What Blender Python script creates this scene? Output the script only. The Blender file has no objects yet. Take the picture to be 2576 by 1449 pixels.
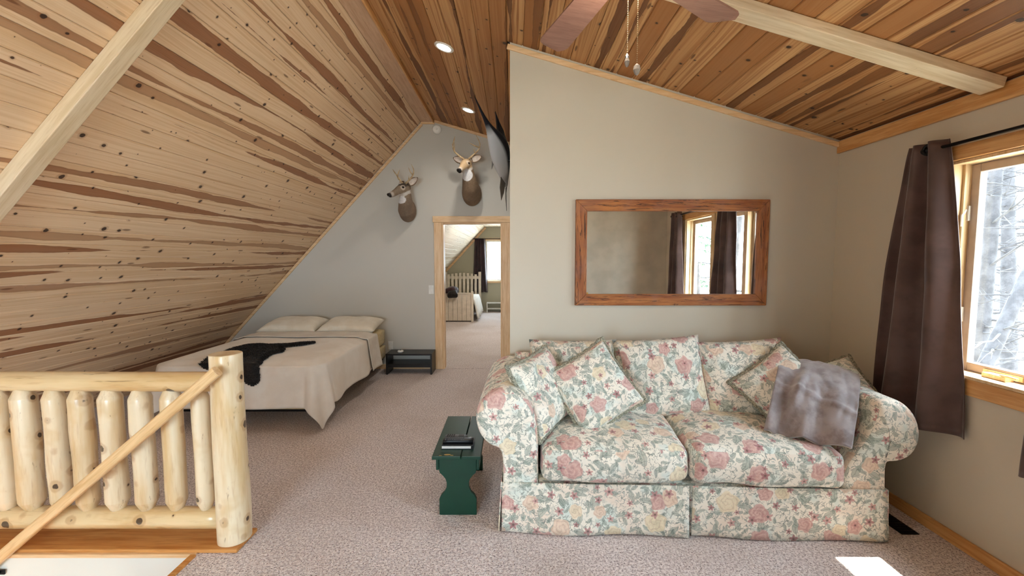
import bpy, bmesh, math, random
from mathutils import Vector, Matrix, noise as mnoise
PI = math.pi
C = bpy.context.scene.collection
scn = bpy.context.scene
random.seed(7)

# ------------------------------------------------------------------ camera, sky, sun, exposure
cam_d = bpy.data.cameras.new('camera'); cam = bpy.data.objects.new('camera', cam_d); C.objects.link(cam)
cam.location = (0, 0, 1.55); cam.rotation_euler = (math.radians(86.0), 0, 0)
cam_d.sensor_width = 36.0; cam_d.lens = 36.0 * 1090 / 2576; cam_d.clip_start = 0.02
scn.camera = cam
w = bpy.data.worlds.new('sky'); scn.world = w; w.use_nodes = True
_nt = w.node_tree; _bg = _nt.nodes['Background']
_bg.inputs['Color'].default_value = (0.74, 0.87, 1.0, 1); _bg.inputs['Strength'].default_value = 18.0
sun_d = bpy.data.lights.new('sun', 'SUN'); sun = bpy.data.objects.new('sun', sun_d); C.objects.link(sun)
sun_d.energy = 22.0; sun_d.angle = 0.009; sun_d.color = (1.0, 0.95, 0.86)
sun.rotation_euler = Vector((-0.50, -0.09, -1.0)).to_track_quat('-Z', 'Y').to_euler()
sun.location = (6, 3, 9)
scn.view_settings.view_transform = 'Standard'; scn.view_settings.look = 'None'
scn.view_settings.gamma = 1.0; scn.view_settings.use_curve_mapping = False
scn.view_settings.exposure = 0.6
scn.cycles.max_bounces = 12; scn.cycles.diffuse_bounces = 7; scn.cycles.transparent_max_bounces = 16
scn.cycles.sample_clamp_indirect = 8.0

def portal(loc, direction, sx, sy):
    d = bpy.data.lights.new('window_portal', 'AREA'); d.shape = 'RECTANGLE'; d.size = sx; d.size_y = sy
    d.cycles.is_portal = True
    o = bpy.data.objects.new('window_portal', d); C.objects.link(o); o.location = loc
    o.rotation_euler = Vector(direction).to_track_quat('-Z', 'Z' if abs(direction[2]) < .5 else 'Y').to_euler()
portal((2.60, 1.89, 1.5), (-1, 0, 0), 0.95, 1.12)
portal((2.60, 0.85, 1.5), (-1, 0, 0), 0.75, 1.12)
portal((-1.45, -2.76, 1.25), (0, 1, 0), 1.95, 1.7)
portal((-0.35, 12.62, 1.46), (0, -1, 0), 0.85, 1.2)

# ------------------------------------------------------------------ shader helper
class Sh:
    def __init__(s, name, rough=0.6, spec=0.4):
        s.m = bpy.data.materials.new(name); s.m.use_nodes = True; s.nt = s.m.node_tree
        s.b = s.nt.nodes['Principled BSDF']; s.out = s.nt.nodes['Material Output']
        s.set('Roughness', rough); s.set('Specular IOR Level', spec)
    def n(s, t, **k):
        x = s.nt.nodes.new(t)
        for a, v in k.items(): setattr(x, a, v)
        return x
    def to(s, sock, v):
        if isinstance(v, bpy.types.NodeSocket): s.nt.links.new(v, sock)
        else:
            if isinstance(v, (tuple, list)) and len(v) == 3 and sock.type == 'RGBA': v = (*v, 1)
            sock.default_value = v
    def set(s, nm, v): s.to(s.b.inputs[nm], v)
    def mt(s, op, *a):
        x = s.n('ShaderNodeMath', operation=op)
        for i, v in enumerate(a): s.to(x.inputs[i], v)
        return x.outputs[0]
    def vm(s, op, *a):
        x = s.n('ShaderNodeVectorMath', operation=op)
        for i, v in enumerate(a): s.to(x.inputs[i] if op != 'SCALE' or i == 0 else x.inputs['Scale'], v)
        return x.outputs['Value'] if op in ('LENGTH', 'DISTANCE', 'DOT_PRODUCT') else x.outputs[0]
    def mix(s, f, a, b, blend='MIX'):
        x = s.n('ShaderNodeMix', data_type='RGBA', blend_type=blend)
        s.to(x.inputs['Factor'], f); s.to(x.inputs['A'] if False else x.inputs[6], a); s.to(x.inputs[7], b)
        return x.outputs[2]
    def noise(s, vec, scale, detail=2.0, rough=0.5, dist=0.0):
        x = s.n('ShaderNodeTexNoise'); s.to(x.inputs['Vector'], vec)
        s.to(x.inputs['Scale'], scale); s.to(x.inputs['Detail'], detail); s.to(x.inputs['Roughness'], rough); s.to(x.inputs['Distortion'], dist)
        return x.outputs['Fac']
    def noisec(s, vec, scale, detail=2.0):
        x = s.n('ShaderNodeTexNoise'); s.to(x.inputs['Vector'], vec)
        s.to(x.inputs['Scale'], scale); s.to(x.inputs['Detail'], detail)
        return x.outputs['Color']
    def vor(s, vec, scale, dim='3D', rnd=1.0):
        x = s.n('ShaderNodeTexVoronoi', voronoi_dimensions=dim); s.to(x.inputs['Vector'], vec)
        s.to(x.inputs['Scale'], scale); s.to(x.inputs['Randomness'], rnd)
        return x.outputs['Distance'], x.outputs['Color'], x.outputs['Position']
    def step(s, x, e0, e1, a=0.0, b=1.0):
        m = s.n('ShaderNodeMapRange', interpolation_type='SMOOTHSTEP')
        for i, v in enumerate((x, e0, e1, a, b)): s.to(m.inputs[i], v)
        return m.outputs[0]
    def sep(s, v):
        x = s.n('ShaderNodeSeparateXYZ'); s.to(x.inputs[0], v); return x.outputs
    def comb(s, a, b, c):
        x = s.n('ShaderNodeCombineXYZ')
        for i, v in enumerate((a, b, c)): s.to(x.inputs[i], v)
        return x.outputs[0]
    def obj(s): return s.n('ShaderNodeTexCoord').outputs['Object']
    def uv(s): return s.n('ShaderNodeTexCoord').outputs['UV']
    def geo(s): return s.n('ShaderNodeNewGeometry').outputs['Position']
    def rnd(s): return s.n('ShaderNodeObjectInfo').outputs['Random']
    def bump(s, h, strength=0.3, dist=0.01):
        x = s.n('ShaderNodeBump'); s.to(x.inputs['Height'], h); s.to(x.inputs['Strength'], strength); s.to(x.inputs['Distance'], dist)
        s.set('Normal', x.outputs[0])
def srgb(r, g, b):
    f = lambda c: c / 12.92 if c <= .04045 else ((c + .055) / 1.055) ** 2.4
    return (f(r / 255), f(g / 255), f(b / 255))

def plain(name, col, rough=0.5, metal=0.0, spec=0.4, bump=None):
    s = Sh(name, rough, spec); s.set('Metallic', metal)
    P = s.obj(); v = s.noise(P, 9.0, 3)
    s.set('Base Color', s.mix(s.step(v, .3, .7), tuple(c * .9 for c in col), tuple(min(1, c * 1.06) for c in col)))
    if bump: s.bump(s.noise(P, bump[0], 3), bump[1], bump[2])
    return s.m

def pine(name, light, mid, heart, knot, streak=0.5, width=0.118, tint=0.25, knots=0.55, rough=0.45):
    """knotty pine board: x along the board, y across it, metres; heartwood bands wander along some boards"""
    s = Sh(name, rough, 0.35)
    x, y, z = s.sep(s.obj())
    r = s.rnd()
    r2 = s.mt('FRACT', s.mt('MULTIPLY', r, 37.31)); r3 = s.mt('FRACT', s.mt('MULTIPLY', r, 113.7)); r4 = s.mt('FRACT', s.mt('MULTIPLY', r, 517.9))
    seed = s.mt('MULTIPLY', r, 83.0)
    u = s.mt('ADD', x, seed); v = s.mt('DIVIDE', y, width)
    # grain
    warp = s.noise(s.comb(s.mt('MULTIPLY', u, .8), seed, s.mt('MULTIPLY', v, .8)), 1.0, 2)
    gv = s.mt('ADD', v, s.mt('MULTIPLY', warp, .9))
    g1 = s.noise(s.comb(s.mt('MULTIPLY', u, .7), s.mt('MULTIPLY', gv, 9.0), seed), 1.0, 3)
    g2 = s.noise(s.comb(s.mt('MULTIPLY', u, 3.0), s.mt('MULTIPLY', gv, 40.0), seed), 1.0, 2)
    base = s.mix(s.step(g1, .35, .7), light, mid)
    base = s.mix(s.mt('MULTIPLY', s.step(g2, .45, .75), .09), base, heart)
    base = s.mix(s.mt('MULTIPLY', s.step(r4, .3, 1.0), tint), base, mid)
    # heartwood band
    cen = s.mt('ADD', s.mt('MULTIPLY', s.mt('SUBTRACT', r2, .5), .7), s.mt('MULTIPLY', s.mt('SUBTRACT', s.noise(s.comb(s.mt('MULTIPLY', u, .45), seed, 3.0), 1.0, 2), .5), 1.1))
    hw = s.mt('MULTIPLY', s.mt('MAXIMUM', s.mt('SUBTRACT', s.noise(s.comb(s.mt('MULTIPLY', u, .55), 9.0, seed), 1.0, 3, .6), .38), 0.0), 1.5)
    edge = s.mt('MULTIPLY', s.mt('SUBTRACT', s.noise(s.comb(s.mt('MULTIPLY', u, 5.0), s.mt('MULTIPLY', v, 2.0), seed), 1.0, 3, .65), .5), .20)
    dv = s.mt('ADD', s.mt('ABSOLUTE', s.mt('SUBTRACT', v, cen)), edge)
    band = s.step(s.mt('SUBTRACT', hw, dv), 0.0, .035)
    band = s.mt('MULTIPLY', band, s.step(r3, 1 - streak - .02, 1 - streak + .02))
    hcol = s.mix(s.mt('MULTIPLY', s.step(g2, .4, .7), .5), heart, tuple(c * .6 for c in heart))
    hcol = s.mix(s.step(r4, .45, .75), hcol, s.mix(.40, hcol, mid))
    hcol = s.mix(s.step(s.mt('SUBTRACT', hw, dv), 0.0, .12, .35, 0.0), hcol, tuple(c * .35 for c in heart))
    base = s.mix(s.mt('MULTIPLY', band, .88), base, hcol)
    # knots, some of them drawn out into spikes
    q = s.comb(u, s.mt('ADD', y, s.mt('MULTIPLY', seed, 1.7)), 0.0)
    qd = s.vm('ADD', q, s.vm('SCALE', s.noisec(q, 30.0), .014))
    kd, kc, kp = s.vor(qd, 7.5, '2D')
    ks = s.sep(kc)
    kr = s.mt('MULTIPLY', s.step(ks[0], 1 - knots, 1.0), s.mt('ADD', .055, s.mt('MULTIPLY', ks[1], .085)))
    km = s.step(s.mt('SUBTRACT', kr, kd), 0.0, .03)
    halo = s.step(s.mt('SUBTRACT', s.mt('MULTIPLY', kr, 1.9), kd), 0.0, .09)
    base = s.mix(s.mt('MULTIPLY', halo, .35), base, heart)
    base = s.mix(s.mt('MULTIPLY', km, .9), base, knot)
    q2 = s.comb(s.mt('MULTIPLY', u, .35), s.mt('MULTIPLY', s.mt('ADD', y, seed), 1.6), 0.0)
    sd, sc, sp = s.vor(s.vm('ADD', q2, s.vm('SCALE', s.noisec(q2, 14.0), .03)), 5.0, '2D')
    sk = s.mt('MULTIPLY', s.step(s.sep(sc)[0], .80, .82), s.step(sd, .085, .04))
    base = s.mix(s.mt('MULTIPLY', sk, .75), base, tuple(c * .5 for c in heart))
    s.set('Base Color', base)
    s.set('Roughness', s.mt('ADD', rough, s.mt('MULTIPLY', g2, .12)))
    s.bump(s.mt('SUBTRACT', g2, s.mt('MULTIPLY', km, 1.0)), .12, .002)
    return s.m

def logwood(name, light, mid, dark, axis='z'):
    """peeled pole: pale sapwood drawn out along its axis, small dark knots, cambium stains"""
    s = Sh(name, .30, .5); s.set('Coat Weight', .25); s.set('Coat Roughness', .22)
    P = s.obj(); x, y, z = s.sep(P); r = s.mt('MULTIPLY', s.rnd(), 37.0)
    k = {'z': (1, 1, .12), 'x': (.12, 1, 1)}[axis]
    Q = s.comb(s.mt('ADD', s.mt('MULTIPLY', x, k[0]), r), s.mt('MULTIPLY', y, k[1]), s.mt('MULTIPLY', z, k[2]))
    g = s.noise(Q, 9.0, 4, .6); f = s.noise(Q, 45.0, 3, .6)
    base = s.mix(s.step(g, .40, .68), light, mid)
    base = s.mix(s.mt('MULTIPLY', s.step(f, .52, .75), .35), base, dark)
    st = s.noise(s.vm('ADD', P, s.comb(r, 0, 0)), 5.0, 3, .6)
    base = s.mix(s.mt('MULTIPLY', s.step(st, .54, .70), .6), base, mid)
    fl_ = s.noise(s.comb(s.mt('ADD', s.mt('MULTIPLY', x, k[0] * 1.0), r), s.mt('MULTIPLY', y, k[1]), s.mt('MULTIPLY', z, k[2] * 2.5)), 26.0, 3, .7)
    base = s.mix(s.mt('MULTIPLY', s.step(fl_, .66, .72), .5), base, tuple(c * .5 for c in dark))
    PP = s.vm('ADD', P, s.comb(r, s.mt('MULTIPLY', r, .7), 0))
    kd, kc, kp = s.vor(s.vm('ADD', PP, s.vm('SCALE', s.noisec(PP, 40.0), .012)), 11.0)
    kk = s.sep(kc); kr = s.mt('MULTIPLY', s.step(kk[0], .25, .65), s.mt('ADD', .12, s.mt('MULTIPLY', kk[1], .13)))
    km = s.step(s.mt('SUBTRACT', kr, kd), 0, .04)
    halo = s.step(s.mt('SUBTRACT', s.mt('MULTIPLY', kr, 2.0), kd), 0, .12)
    base = s.mix(s.mt('MULTIPLY', halo, .4), base, dark)
    base = s.mix(s.mt('MULTIPLY', km, .92), base, (.035, .016, .008))
    s.set('Base Color', base); s.bump(s.mt('ADD', g, s.mt('MULTIPLY', f, .4)), .25, .006)
    return s.m

def trimwood(name, light, mid, dark, axis=0, knots=0.2, rough=.42, crack=0.0):
    s = Sh(name, rough, .4); P = s.obj(); c = list(s.sep(P)); r = s.mt('MULTIPLY', s.rnd(), 51.0)
    c[axis] = s.mt('MULTIPLY', c[axis], .07)
    Q = s.comb(s.mt('ADD', c[0], r), c[1], c[2])
    g = s.noise(Q, 38.0, 3, .6, .4); g2 = s.noise(Q, 130.0, 2)
    b = s.mix(s.step(g, .35, .68), light, mid); b = s.mix(s.mt('MULTIPLY', s.step(g2, .5, .8), .4), b, dark)
    if crack:
        ck = s.noise(s.vm('ADD', s.vm('SCALE', Q, 1.0), (3., 5., 9.)), 62.0, 4, .72, 1.2)
        b = s.mix(s.mt('MULTIPLY', s.step(ck, .54, .62), crack), b, tuple(v * .45 for v in dark))
        b = s.mix(s.mt('MULTIPLY', s.step(s.noise(P, 6.0, 3), .45, .65), .35), b, srgb(150, 104, 84))
    kd, kc, kp = s.vor(s.vm('ADD', P, s.comb(r, 0, 0)), 7.0); kk = s.sep(kc)
    km = s.step(s.mt('SUBTRACT', s.mt('MULTIPLY', s.step(kk[0], 1 - knots, 1.0), .12), kd), 0, .035)
    b = s.mix(s.mt('MULTIPLY', km, .9), b, tuple(v * .25 for v in dark))
    s.set('Base Color', b); s.bump(g2, .08, .002)
    return s.m

def floral(name, scale=1.0):
    s = Sh(name, .85, .2); s.set('Sheen Weight', .15)
    U = s.vm('SCALE', s.vm('ADD', s.uv(), s.comb(s.mt('MULTIPLY', s.rnd(), 9.0), s.mt('MULTIPLY', s.rnd(), 5.0), 0.0)), scale)
    wob = s.vm('SCALE', s.vm('SUBTRACT', s.noisec(U, 22.0, 3), (.5, .5, .5)), .03)
    Ud = s.vm('ADD', U, wob)
    n1 = s.noise(U, 7.0, 3); n2 = s.noise(U, 5.0, 2)
    cream = srgb(238, 233, 220)
    base = s.mix(s.step(n1, .5, .66), cream, srgb(216, 226, 218))
    base = s.mix(s.mt('MULTIPLY', s.step(n2, .5, .64), .45), base, srgb(228, 206, 188))
    n3 = s.noise(s.vm('ADD', U, (31.0, 7.0, 0.0)), 16.0, 4, .65)
    base = s.mix(s.mt('MULTIPLY', s.step(n3, .54, .66), .55), base, srgb(170, 182, 172))
    # ink strokes
    n4 = s.noise(s.vm('ADD', Ud, (3.0, 17.0, 0.0)), 24.0, 2)
    line = s.mt('MULTIPLY', s.step(s.mt('ABSOLUTE', s.mt('SUBTRACT', n4, .5)), .022, .006), s.step(s.noise(U, 13.0, 2), .43, .52))
    base = s.mix(s.mt('MULTIPLY', line, .75), base, srgb(112, 120, 114))
    def local(off, sc, dv):
        V = s.vm('ADD', Ud if dv else U, off)
        d, c, p = s.vor(V, sc, '2D', .85)
        L = s.vm('SUBTRACT', V, p); x, y, _ = s.sep(L); cc = s.sep(c)
        return x, y, s.vm('LENGTH', s.comb(x, y, 0.0)), s.mt('ARCTAN2', y, x), cc
    # leaves in two sizes
    for off, sc, la, lb, thr, col in (((11., 5., 0.), 11.0, .040, .017, .30, srgb(146, 158, 148)), ((2., 31., 0.), 19.0, .024, .010, .30, srgb(134, 148, 140))):
        x, y, rr, an, cc = local(off, sc, True)
        th = s.mt('MULTIPLY', cc[1], 6.283)
        cs, sn = s.mt('COSINE', th), s.mt('SINE', th)
        lx = s.mt('ADD', s.mt('MULTIPLY', x, cs), s.mt('MULTIPLY', y, sn)); ly = s.mt('SUBTRACT', s.mt('MULTIPLY', y, cs), s.mt('MULTIPLY', x, sn))
        e = s.mt('ADD', s.mt('POWER', s.mt('ABSOLUTE', s.mt('DIVIDE', lx, la)), 1.6), s.mt('POWER', s.mt('DIVIDE', ly, lb), 2.0))
        ok = s.step(cc[0], thr - .01, thr + .01)
        lc = s.mix(cc[2], col, srgb(160, 174, 160))
        lc = s.mix(s.step(s.mt('ABSOLUTE', ly), .0022, .0008), lc, srgb(84, 98, 92))
        lc = s.mix(s.step(e, .66, .9, 0, .75), lc, srgb(100, 110, 104))
        base = s.mix(s.mt('MULTIPLY', s.mt('MULTIPLY', s.step(e, 1.06, .94), ok), .62), base, lc)
    for off, sc_, thr in (((41., 3., 0.), 30.0, .25), ((5., 61., 0.), 44.0, .35)):
        x, y, rr, an, cc = local(off, sc_, True)
        th = s.mt('MULTIPLY', cc[1], 6.283); cs, sn = s.mt('COSINE', th), s.mt('SINE', th)
        lx = s.mt('ADD', s.mt('MULTIPLY', x, cs), s.mt('MULTIPLY', y, sn)); ly = s.mt('ADD', s.mt('SUBTRACT', s.mt('MULTIPLY', y, cs), s.mt('MULTIPLY', x, sn)), s.mt('MULTIPLY', s.mt('MULTIPLY', lx, lx), 22.0))
        e = s.mt('ADD', s.mt('POWER', s.mt('DIVIDE', lx, .42 / sc_), 2.0), s.mt('POWER', s.mt('DIVIDE', ly, .095 / sc_), 2.0))
        base = s.mix(s.mt('MULTIPLY', s.mt('MULTIPLY', s.step(e, 1.1, .7), s.step(cc[0], thr, thr + .02)), .6), base, s.mix(cc[2], srgb(112, 122, 116), srgb(164, 174, 166)))
    # roses
    x, y, rr, an, cc = local((0., 0., 0.), 5.2, True)
    R = s.mt('MULTIPLY', s.mt('ADD', .036, s.mt('MULTIPLY', cc[1], .026)), s.mt('ADD', 1.0, s.mt('MULTIPLY', s.mt('SINE', s.mt('ADD', s.mt('MULTIPLY', an, 5.0), s.mt('MULTIPLY', cc[2], 6.0))), .10)))
    t = s.mt('DIVIDE', rr, R)
    pet = s.mt('SINE', s.mt('ADD', s.mt('MULTIPLY', t, 14.0), s.mt('ADD', s.mt('MULTIPLY', an, 2.0), s.mt('MULTIPLY', n3, 9.0))))
    rc = s.mix(s.step(cc[2], .45, .5), srgb(204, 154, 148), srgb(226, 198, 174))
    rc = s.mix(s.step(cc[2], .74, .78), rc, srgb(232, 218, 184))
    rc = s.mix(s.step(pet, .2, .9, 0, .45), rc, s.mix(.5, rc, srgb(240, 225, 210)))
    rc = s.mix(s.step(pet, -.5, -.95, 0, .5), rc, s.mix(.55, rc, srgb(164, 112, 108)))
    base = s.mix(s.mt('MULTIPLY', s.step(t, 1.04, .90), .78), base, rc)
    # small five-petalled blossoms
    x, y, rr, an, cc = local((7., 23., 0.), 9.5, False)
    R = s.mt('MULTIPLY', s.mt('ADD', .012, s.mt('MULTIPLY', cc[1], .010)), s.mt('ADD', 1.0, s.mt('MULTIPLY', s.mt('SINE', s.mt('ADD', s.mt('MULTIPLY', an, 5.0), s.mt('MULTIPLY', cc[2], 6.0))), .32)))
    t = s.mt('DIVIDE', rr, R)
    fc = s.mix(cc[2], srgb(168, 118, 120), srgb(204, 160, 154))
    fc = s.mix(s.step(t, .4, .25), fc, srgb(110, 80, 78))
    base = s.mix(s.mt('MULTIPLY', s.mt('MULTIPLY', s.step(t, 1.05, .9), s.step(cc[0], .30, .32)), .88), base, fc)
    s.set('Base Color', base)
    s.bump(s.noise(U, 420.0, 1), .25, .002)
    return s.m

def carpet_mat():
    s = Sh('speckled_carpet', .95, .1); P = s.geo()
    n = s.noise(P, 75.0, 2, .65); n2 = s.noise(P, 125.0, 1); n3 = s.noise(P, 1.4, 3)
    c = s.mix(s.step(n, .36, .62), srgb(190, 176, 175), srgb(240, 230, 228))
    c = s.mix(s.step(n2, .60, .68), c, srgb(108, 93, 93))
    c = s.mix(s.step(n2, .38, .30), c, srgb(218, 205, 200))
    c = s.mix(s.step(n3, .42, .66, 0, .22), c, srgb(170, 148, 132))
    s.set('Base Color', c); s.set('Sheen Weight', .2)
    s.bump(s.mt('ADD', n, s.mt('MULTIPLY', n2, .6)), .9, .012)
    return s.m

def paint(name, col):
    s = Sh(name, .7, .25); P = s.geo()
    n = s.noise(P, 1.1, 2)
    s.set('Base Color', s.mix(n, tuple(c * .96 for c in col), tuple(c * 1.03 for c in col)))
    s.bump(s.noise(P, 160.0, 2), .06, .002)
    return s.m

def cloth(name, col, col2=None, fine=300.0, sheen=.2, rough=.85, big=6.0, bumpd=.0015):
    s = Sh(name, rough, .2); s.set('Sheen Weight', sheen); P = s.obj()
    s.set('Base Color', s.mix(s.step(s.noise(P, big, 4, .6), .38, .62), col, col2 or tuple(c * .85 for c in col)))
    s.bump(s.noise(P, fine, 2), .35, bumpd)
    return s.m

def glass_mat():
    s = Sh('window_glass', 0.0, .5)
    t = s.n('ShaderNodeBsdfTransparent'); g = s.n('ShaderNodeBsdfGlossy'); g.inputs['Roughness'].default_value = .01
    fc = s.n('ShaderNodeLayerWeight').outputs['Facing']; f = s.mt('ADD', .03, s.mt('MULTIPLY', s.mt('POWER', fc, 5.0), .5))
    x = s.n('ShaderNodeMixShader'); t.inputs['Color'].default_value = (.95, .975, .97, 1)
    s.nt.links.new(f, x.inputs[0]); s.nt.links.new(t.outputs[0], x.inputs[1]); s.nt.links.new(g.outputs[0], x.inputs[2])
    s.nt.links.new(x.outputs[0], s.out.inputs[0]); return s.m

def emit(name, col, strength):
    s = Sh(name, .5); s.set('Emission Color', col); s.set('Emission Strength', strength); s.set('Base Color', (.9, .9, .9)); return s.m

def vcol(name, rough=.8, fur=True):
    s = Sh(name, rough, .25); a = s.n('ShaderNodeVertexColor', layer_name='Col').outputs['Color']; P = s.obj()
    n = s.noise(P, 60.0, 3, .65); n2 = s.noise(P, 200.0, 2)
    c = s.mix(s.mt('MULTIPLY', s.step(n, .4, .7), .35), a, s.mix(.5, a, (.02, .015, .01)))
    s.set('Base Color', s.mix(s.mt('MULTIPLY', s.step(n2, .5, .8), .2), c, (.7, .66, .6)) if fur else a)
    if fur: s.bump(n2, .4, .003)
    return s.m

M = {}
M['left_pine'] = pine('pale_knotty_pine', srgb(230, 202, 168), srgb(216, 182, 142), srgb(146, 92, 56), (.022, .009, .007), streak=.60, tint=.3, knots=.70)
M['right_pine'] = pine('amber_knotty_pine', srgb(196, 152, 102), srgb(154, 102, 56), srgb(100, 56, 26), (.022, .010, .006), streak=.55, tint=.95, knots=.62)
M['overlit_pine'] = pine('overlit_knotty_pine', srgb(225, 215, 200), srgb(205, 190, 168), srgb(170, 140, 105), (.08, .05, .03), streak=.3)  # bedroom planks paled, the overbright light there is put into their colour
M['log'] = logwood('peeled_log', srgb(230, 214, 184), srgb(210, 180, 132), srgb(164, 116, 66))
M['log_x'] = logwood('peeled_log_rail', srgb(224, 200, 156), srgb(204, 168, 114), srgb(158, 106, 56), 'x')
M['handrail'] = trimwood('handrail_wood', srgb(228, 194, 146), srgb(206, 166, 114), srgb(170, 122, 74), 0, 0)
M['sill_plank'] = trimwood('amber_plank', srgb(208, 150, 86), srgb(184, 118, 54), srgb(132, 74, 28), 0, .3)
M['trim_x'] = trimwood('pine_trim_x', srgb(230, 198, 156), srgb(214, 174, 126), srgb(176, 126, 78), 0, .3)
M['trim_y'] = trimwood('pine_trim_y', srgb(218, 170, 112), srgb(196, 142, 82), srgb(158, 100, 48), 1, .12)
M['trim_z'] = trimwood('pine_trim_z', srgb(230, 198, 156), srgb(214, 174, 128), srgb(176, 126, 80), 2, .3)
M['ridge'] = trimwood('ridge_pine', srgb(206, 172, 142), srgb(188, 150, 118), srgb(150, 108, 76), 1, .2)
M['beam'] = trimwood('pale_beam', srgb(226, 208, 178), srgb(212, 190, 154), srgb(182, 150, 108), 0, .4)
M['oak_x'] = trimwood('rustic_oak_x', srgb(176, 112, 58), srgb(140, 78, 34), srgb(52, 26, 10), 0, .3, .5, .8)
M['oak_z'] = trimwood('rustic_oak_z', srgb(172, 110, 62), srgb(136, 76, 38), srgb(50, 26, 12), 2, .3, .5, .8)
M['window_wood'] = trimwood('window_pine', srgb(220, 194, 154), srgb(202, 170, 126), srgb(166, 126, 80), 2, .03)
M['sash'] = plain('taupe_sash', srgb(176, 156, 140), .4)
M['wall'] = paint('greige_paint', srgb(199, 191, 175))
M['back_wall'] = paint('daylit_paint', srgb(198, 195, 187))  # same wall paint, greyed with the daylight mixed into its colour
M['far_wall'] = paint('olive_paint', srgb(176, 172, 152))
M['stair_wall'] = paint('white_paint', srgb(222, 224, 218))
M['carpet'] = carpet_mat()
M['floral'] = floral('floral_chintz')
M['braid'] = cloth('braided_edge', srgb(176, 172, 152), srgb(104, 104, 92), 260., .1, .9, 130.0, .004)
M['throw'] = cloth('grey_plush', srgb(156, 146, 147), srgb(126, 114, 115), 420., .9, .48, 11.0, .002)  # second tone mottles in the light and dark patches of its sheen
M['curtain'] = cloth('brown_satin', srgb(92, 72, 68), srgb(76, 58, 54), 600., .3, .36, 4.0, .0006)
M['dark_curtain'] = cloth('plum_curtain', srgb(64, 40, 44), srgb(46, 28, 30), 600., .2, .6)
M['spread'] = cloth('cream_bedspread', srgb(238, 234, 227), srgb(230, 224, 215), 240., .3, .9, 3.0, .003)
M['sheet'] = cloth('white_sheet', srgb(226, 222, 214), srgb(216, 210, 202), 500., .1)
M['pillow'] = cloth('cream_pillowcase', srgb(234, 229, 216), srgb(226, 219, 203), 500., .1)
M['mattress'] = cloth('ivory_ticking', srgb(216, 200, 158), srgb(200, 182, 140), 60., .1, .9, 30.0, .006)
M['pelt'] = cloth('black_fur', (.010, .008, .008), (.022, .016, .014), 90., .15, .6, 30.0, .01)
M['black_metal'] = plain('black_metal', (.012, .012, .013), .4, .6)
M['black_wood'] = plain('black_brown_laminate', (.014, .011, .010), .35)
M['green_paint'] = plain('dark_green_paint', srgb(9, 56, 40), .42, bump=(40., .1, .003))
M['black_plastic'] = plain('black_plastic', (.012, .012, .014), .35)
M['grey_plastic'] = plain('grey_plastic', srgb(84, 90, 98), .4)
M['white_plastic'] = plain('white_plastic', srgb(226, 224, 218), .4)
M['ivory_paint'] = plain('ivory_painted_wood', srgb(214, 202, 186), .5)
M['paper'] = plain('white_paper', srgb(228, 226, 222), .8)
M['brass'] = plain('aged_brass', srgb(196, 164, 96), .35, .9)
M['glass'] = glass_mat()
M['silver'] = plain('mirror_silver', (.86, .87, .86), 0.0, 1.0); M['silver'].node_tree.nodes['Principled BSDF'].inputs['Roughness'].default_value = 0.004
M['lamp'] = emit('lamp_diffuser', (1, .93, .82), 14.0)
M['fan_lamp'] = emit('fan_lamp_glass', (1, .9, .76), 7.0)
M['fan_blade'] = trimwood('mauve_brown_blade', srgb(150, 112, 96), srgb(136, 98, 84), srgb(104, 70, 60), 0, 0)
M['hide'] = vcol('deer_hide'); M['fish'] = vcol('fish_skin', .3, False)
M['antler'] = trimwood('antler_bone', srgb(202, 180, 144), srgb(160, 132, 94), srgb(96, 72, 46), 2, 0, .45)
M['eye'] = plain('dark_eye', (.01, .006, .004), .08)
M['nose'] = plain('black_nose', (.012, .010, .010), .35)
M['ear_in'] = cloth('pale_ear_fur', srgb(208, 198, 188), srgb(176, 160, 148), 200., .3)
M['bark'] = cloth('grey_bark', (.055, .052, .055), (.035, .033, .035), 30., 0, .9, 5.0, .02)
M['needles'] = cloth('evergreen_needles', srgb(92, 118, 92), srgb(70, 96, 76), 30., 0, .9, 5.0, .02)
M['ground'] = paint('leaf_litter', srgb(190, 182, 168))
M['roofing'] = plain('grey_shingle', srgb(96, 92, 88), .9)
M['crystal'] = plain('cut_crystal', srgb(150, 142, 134), .1, .3)
M['chain'] = plain('chain_metal', srgb(150, 126, 96), .3, .9)

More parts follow.
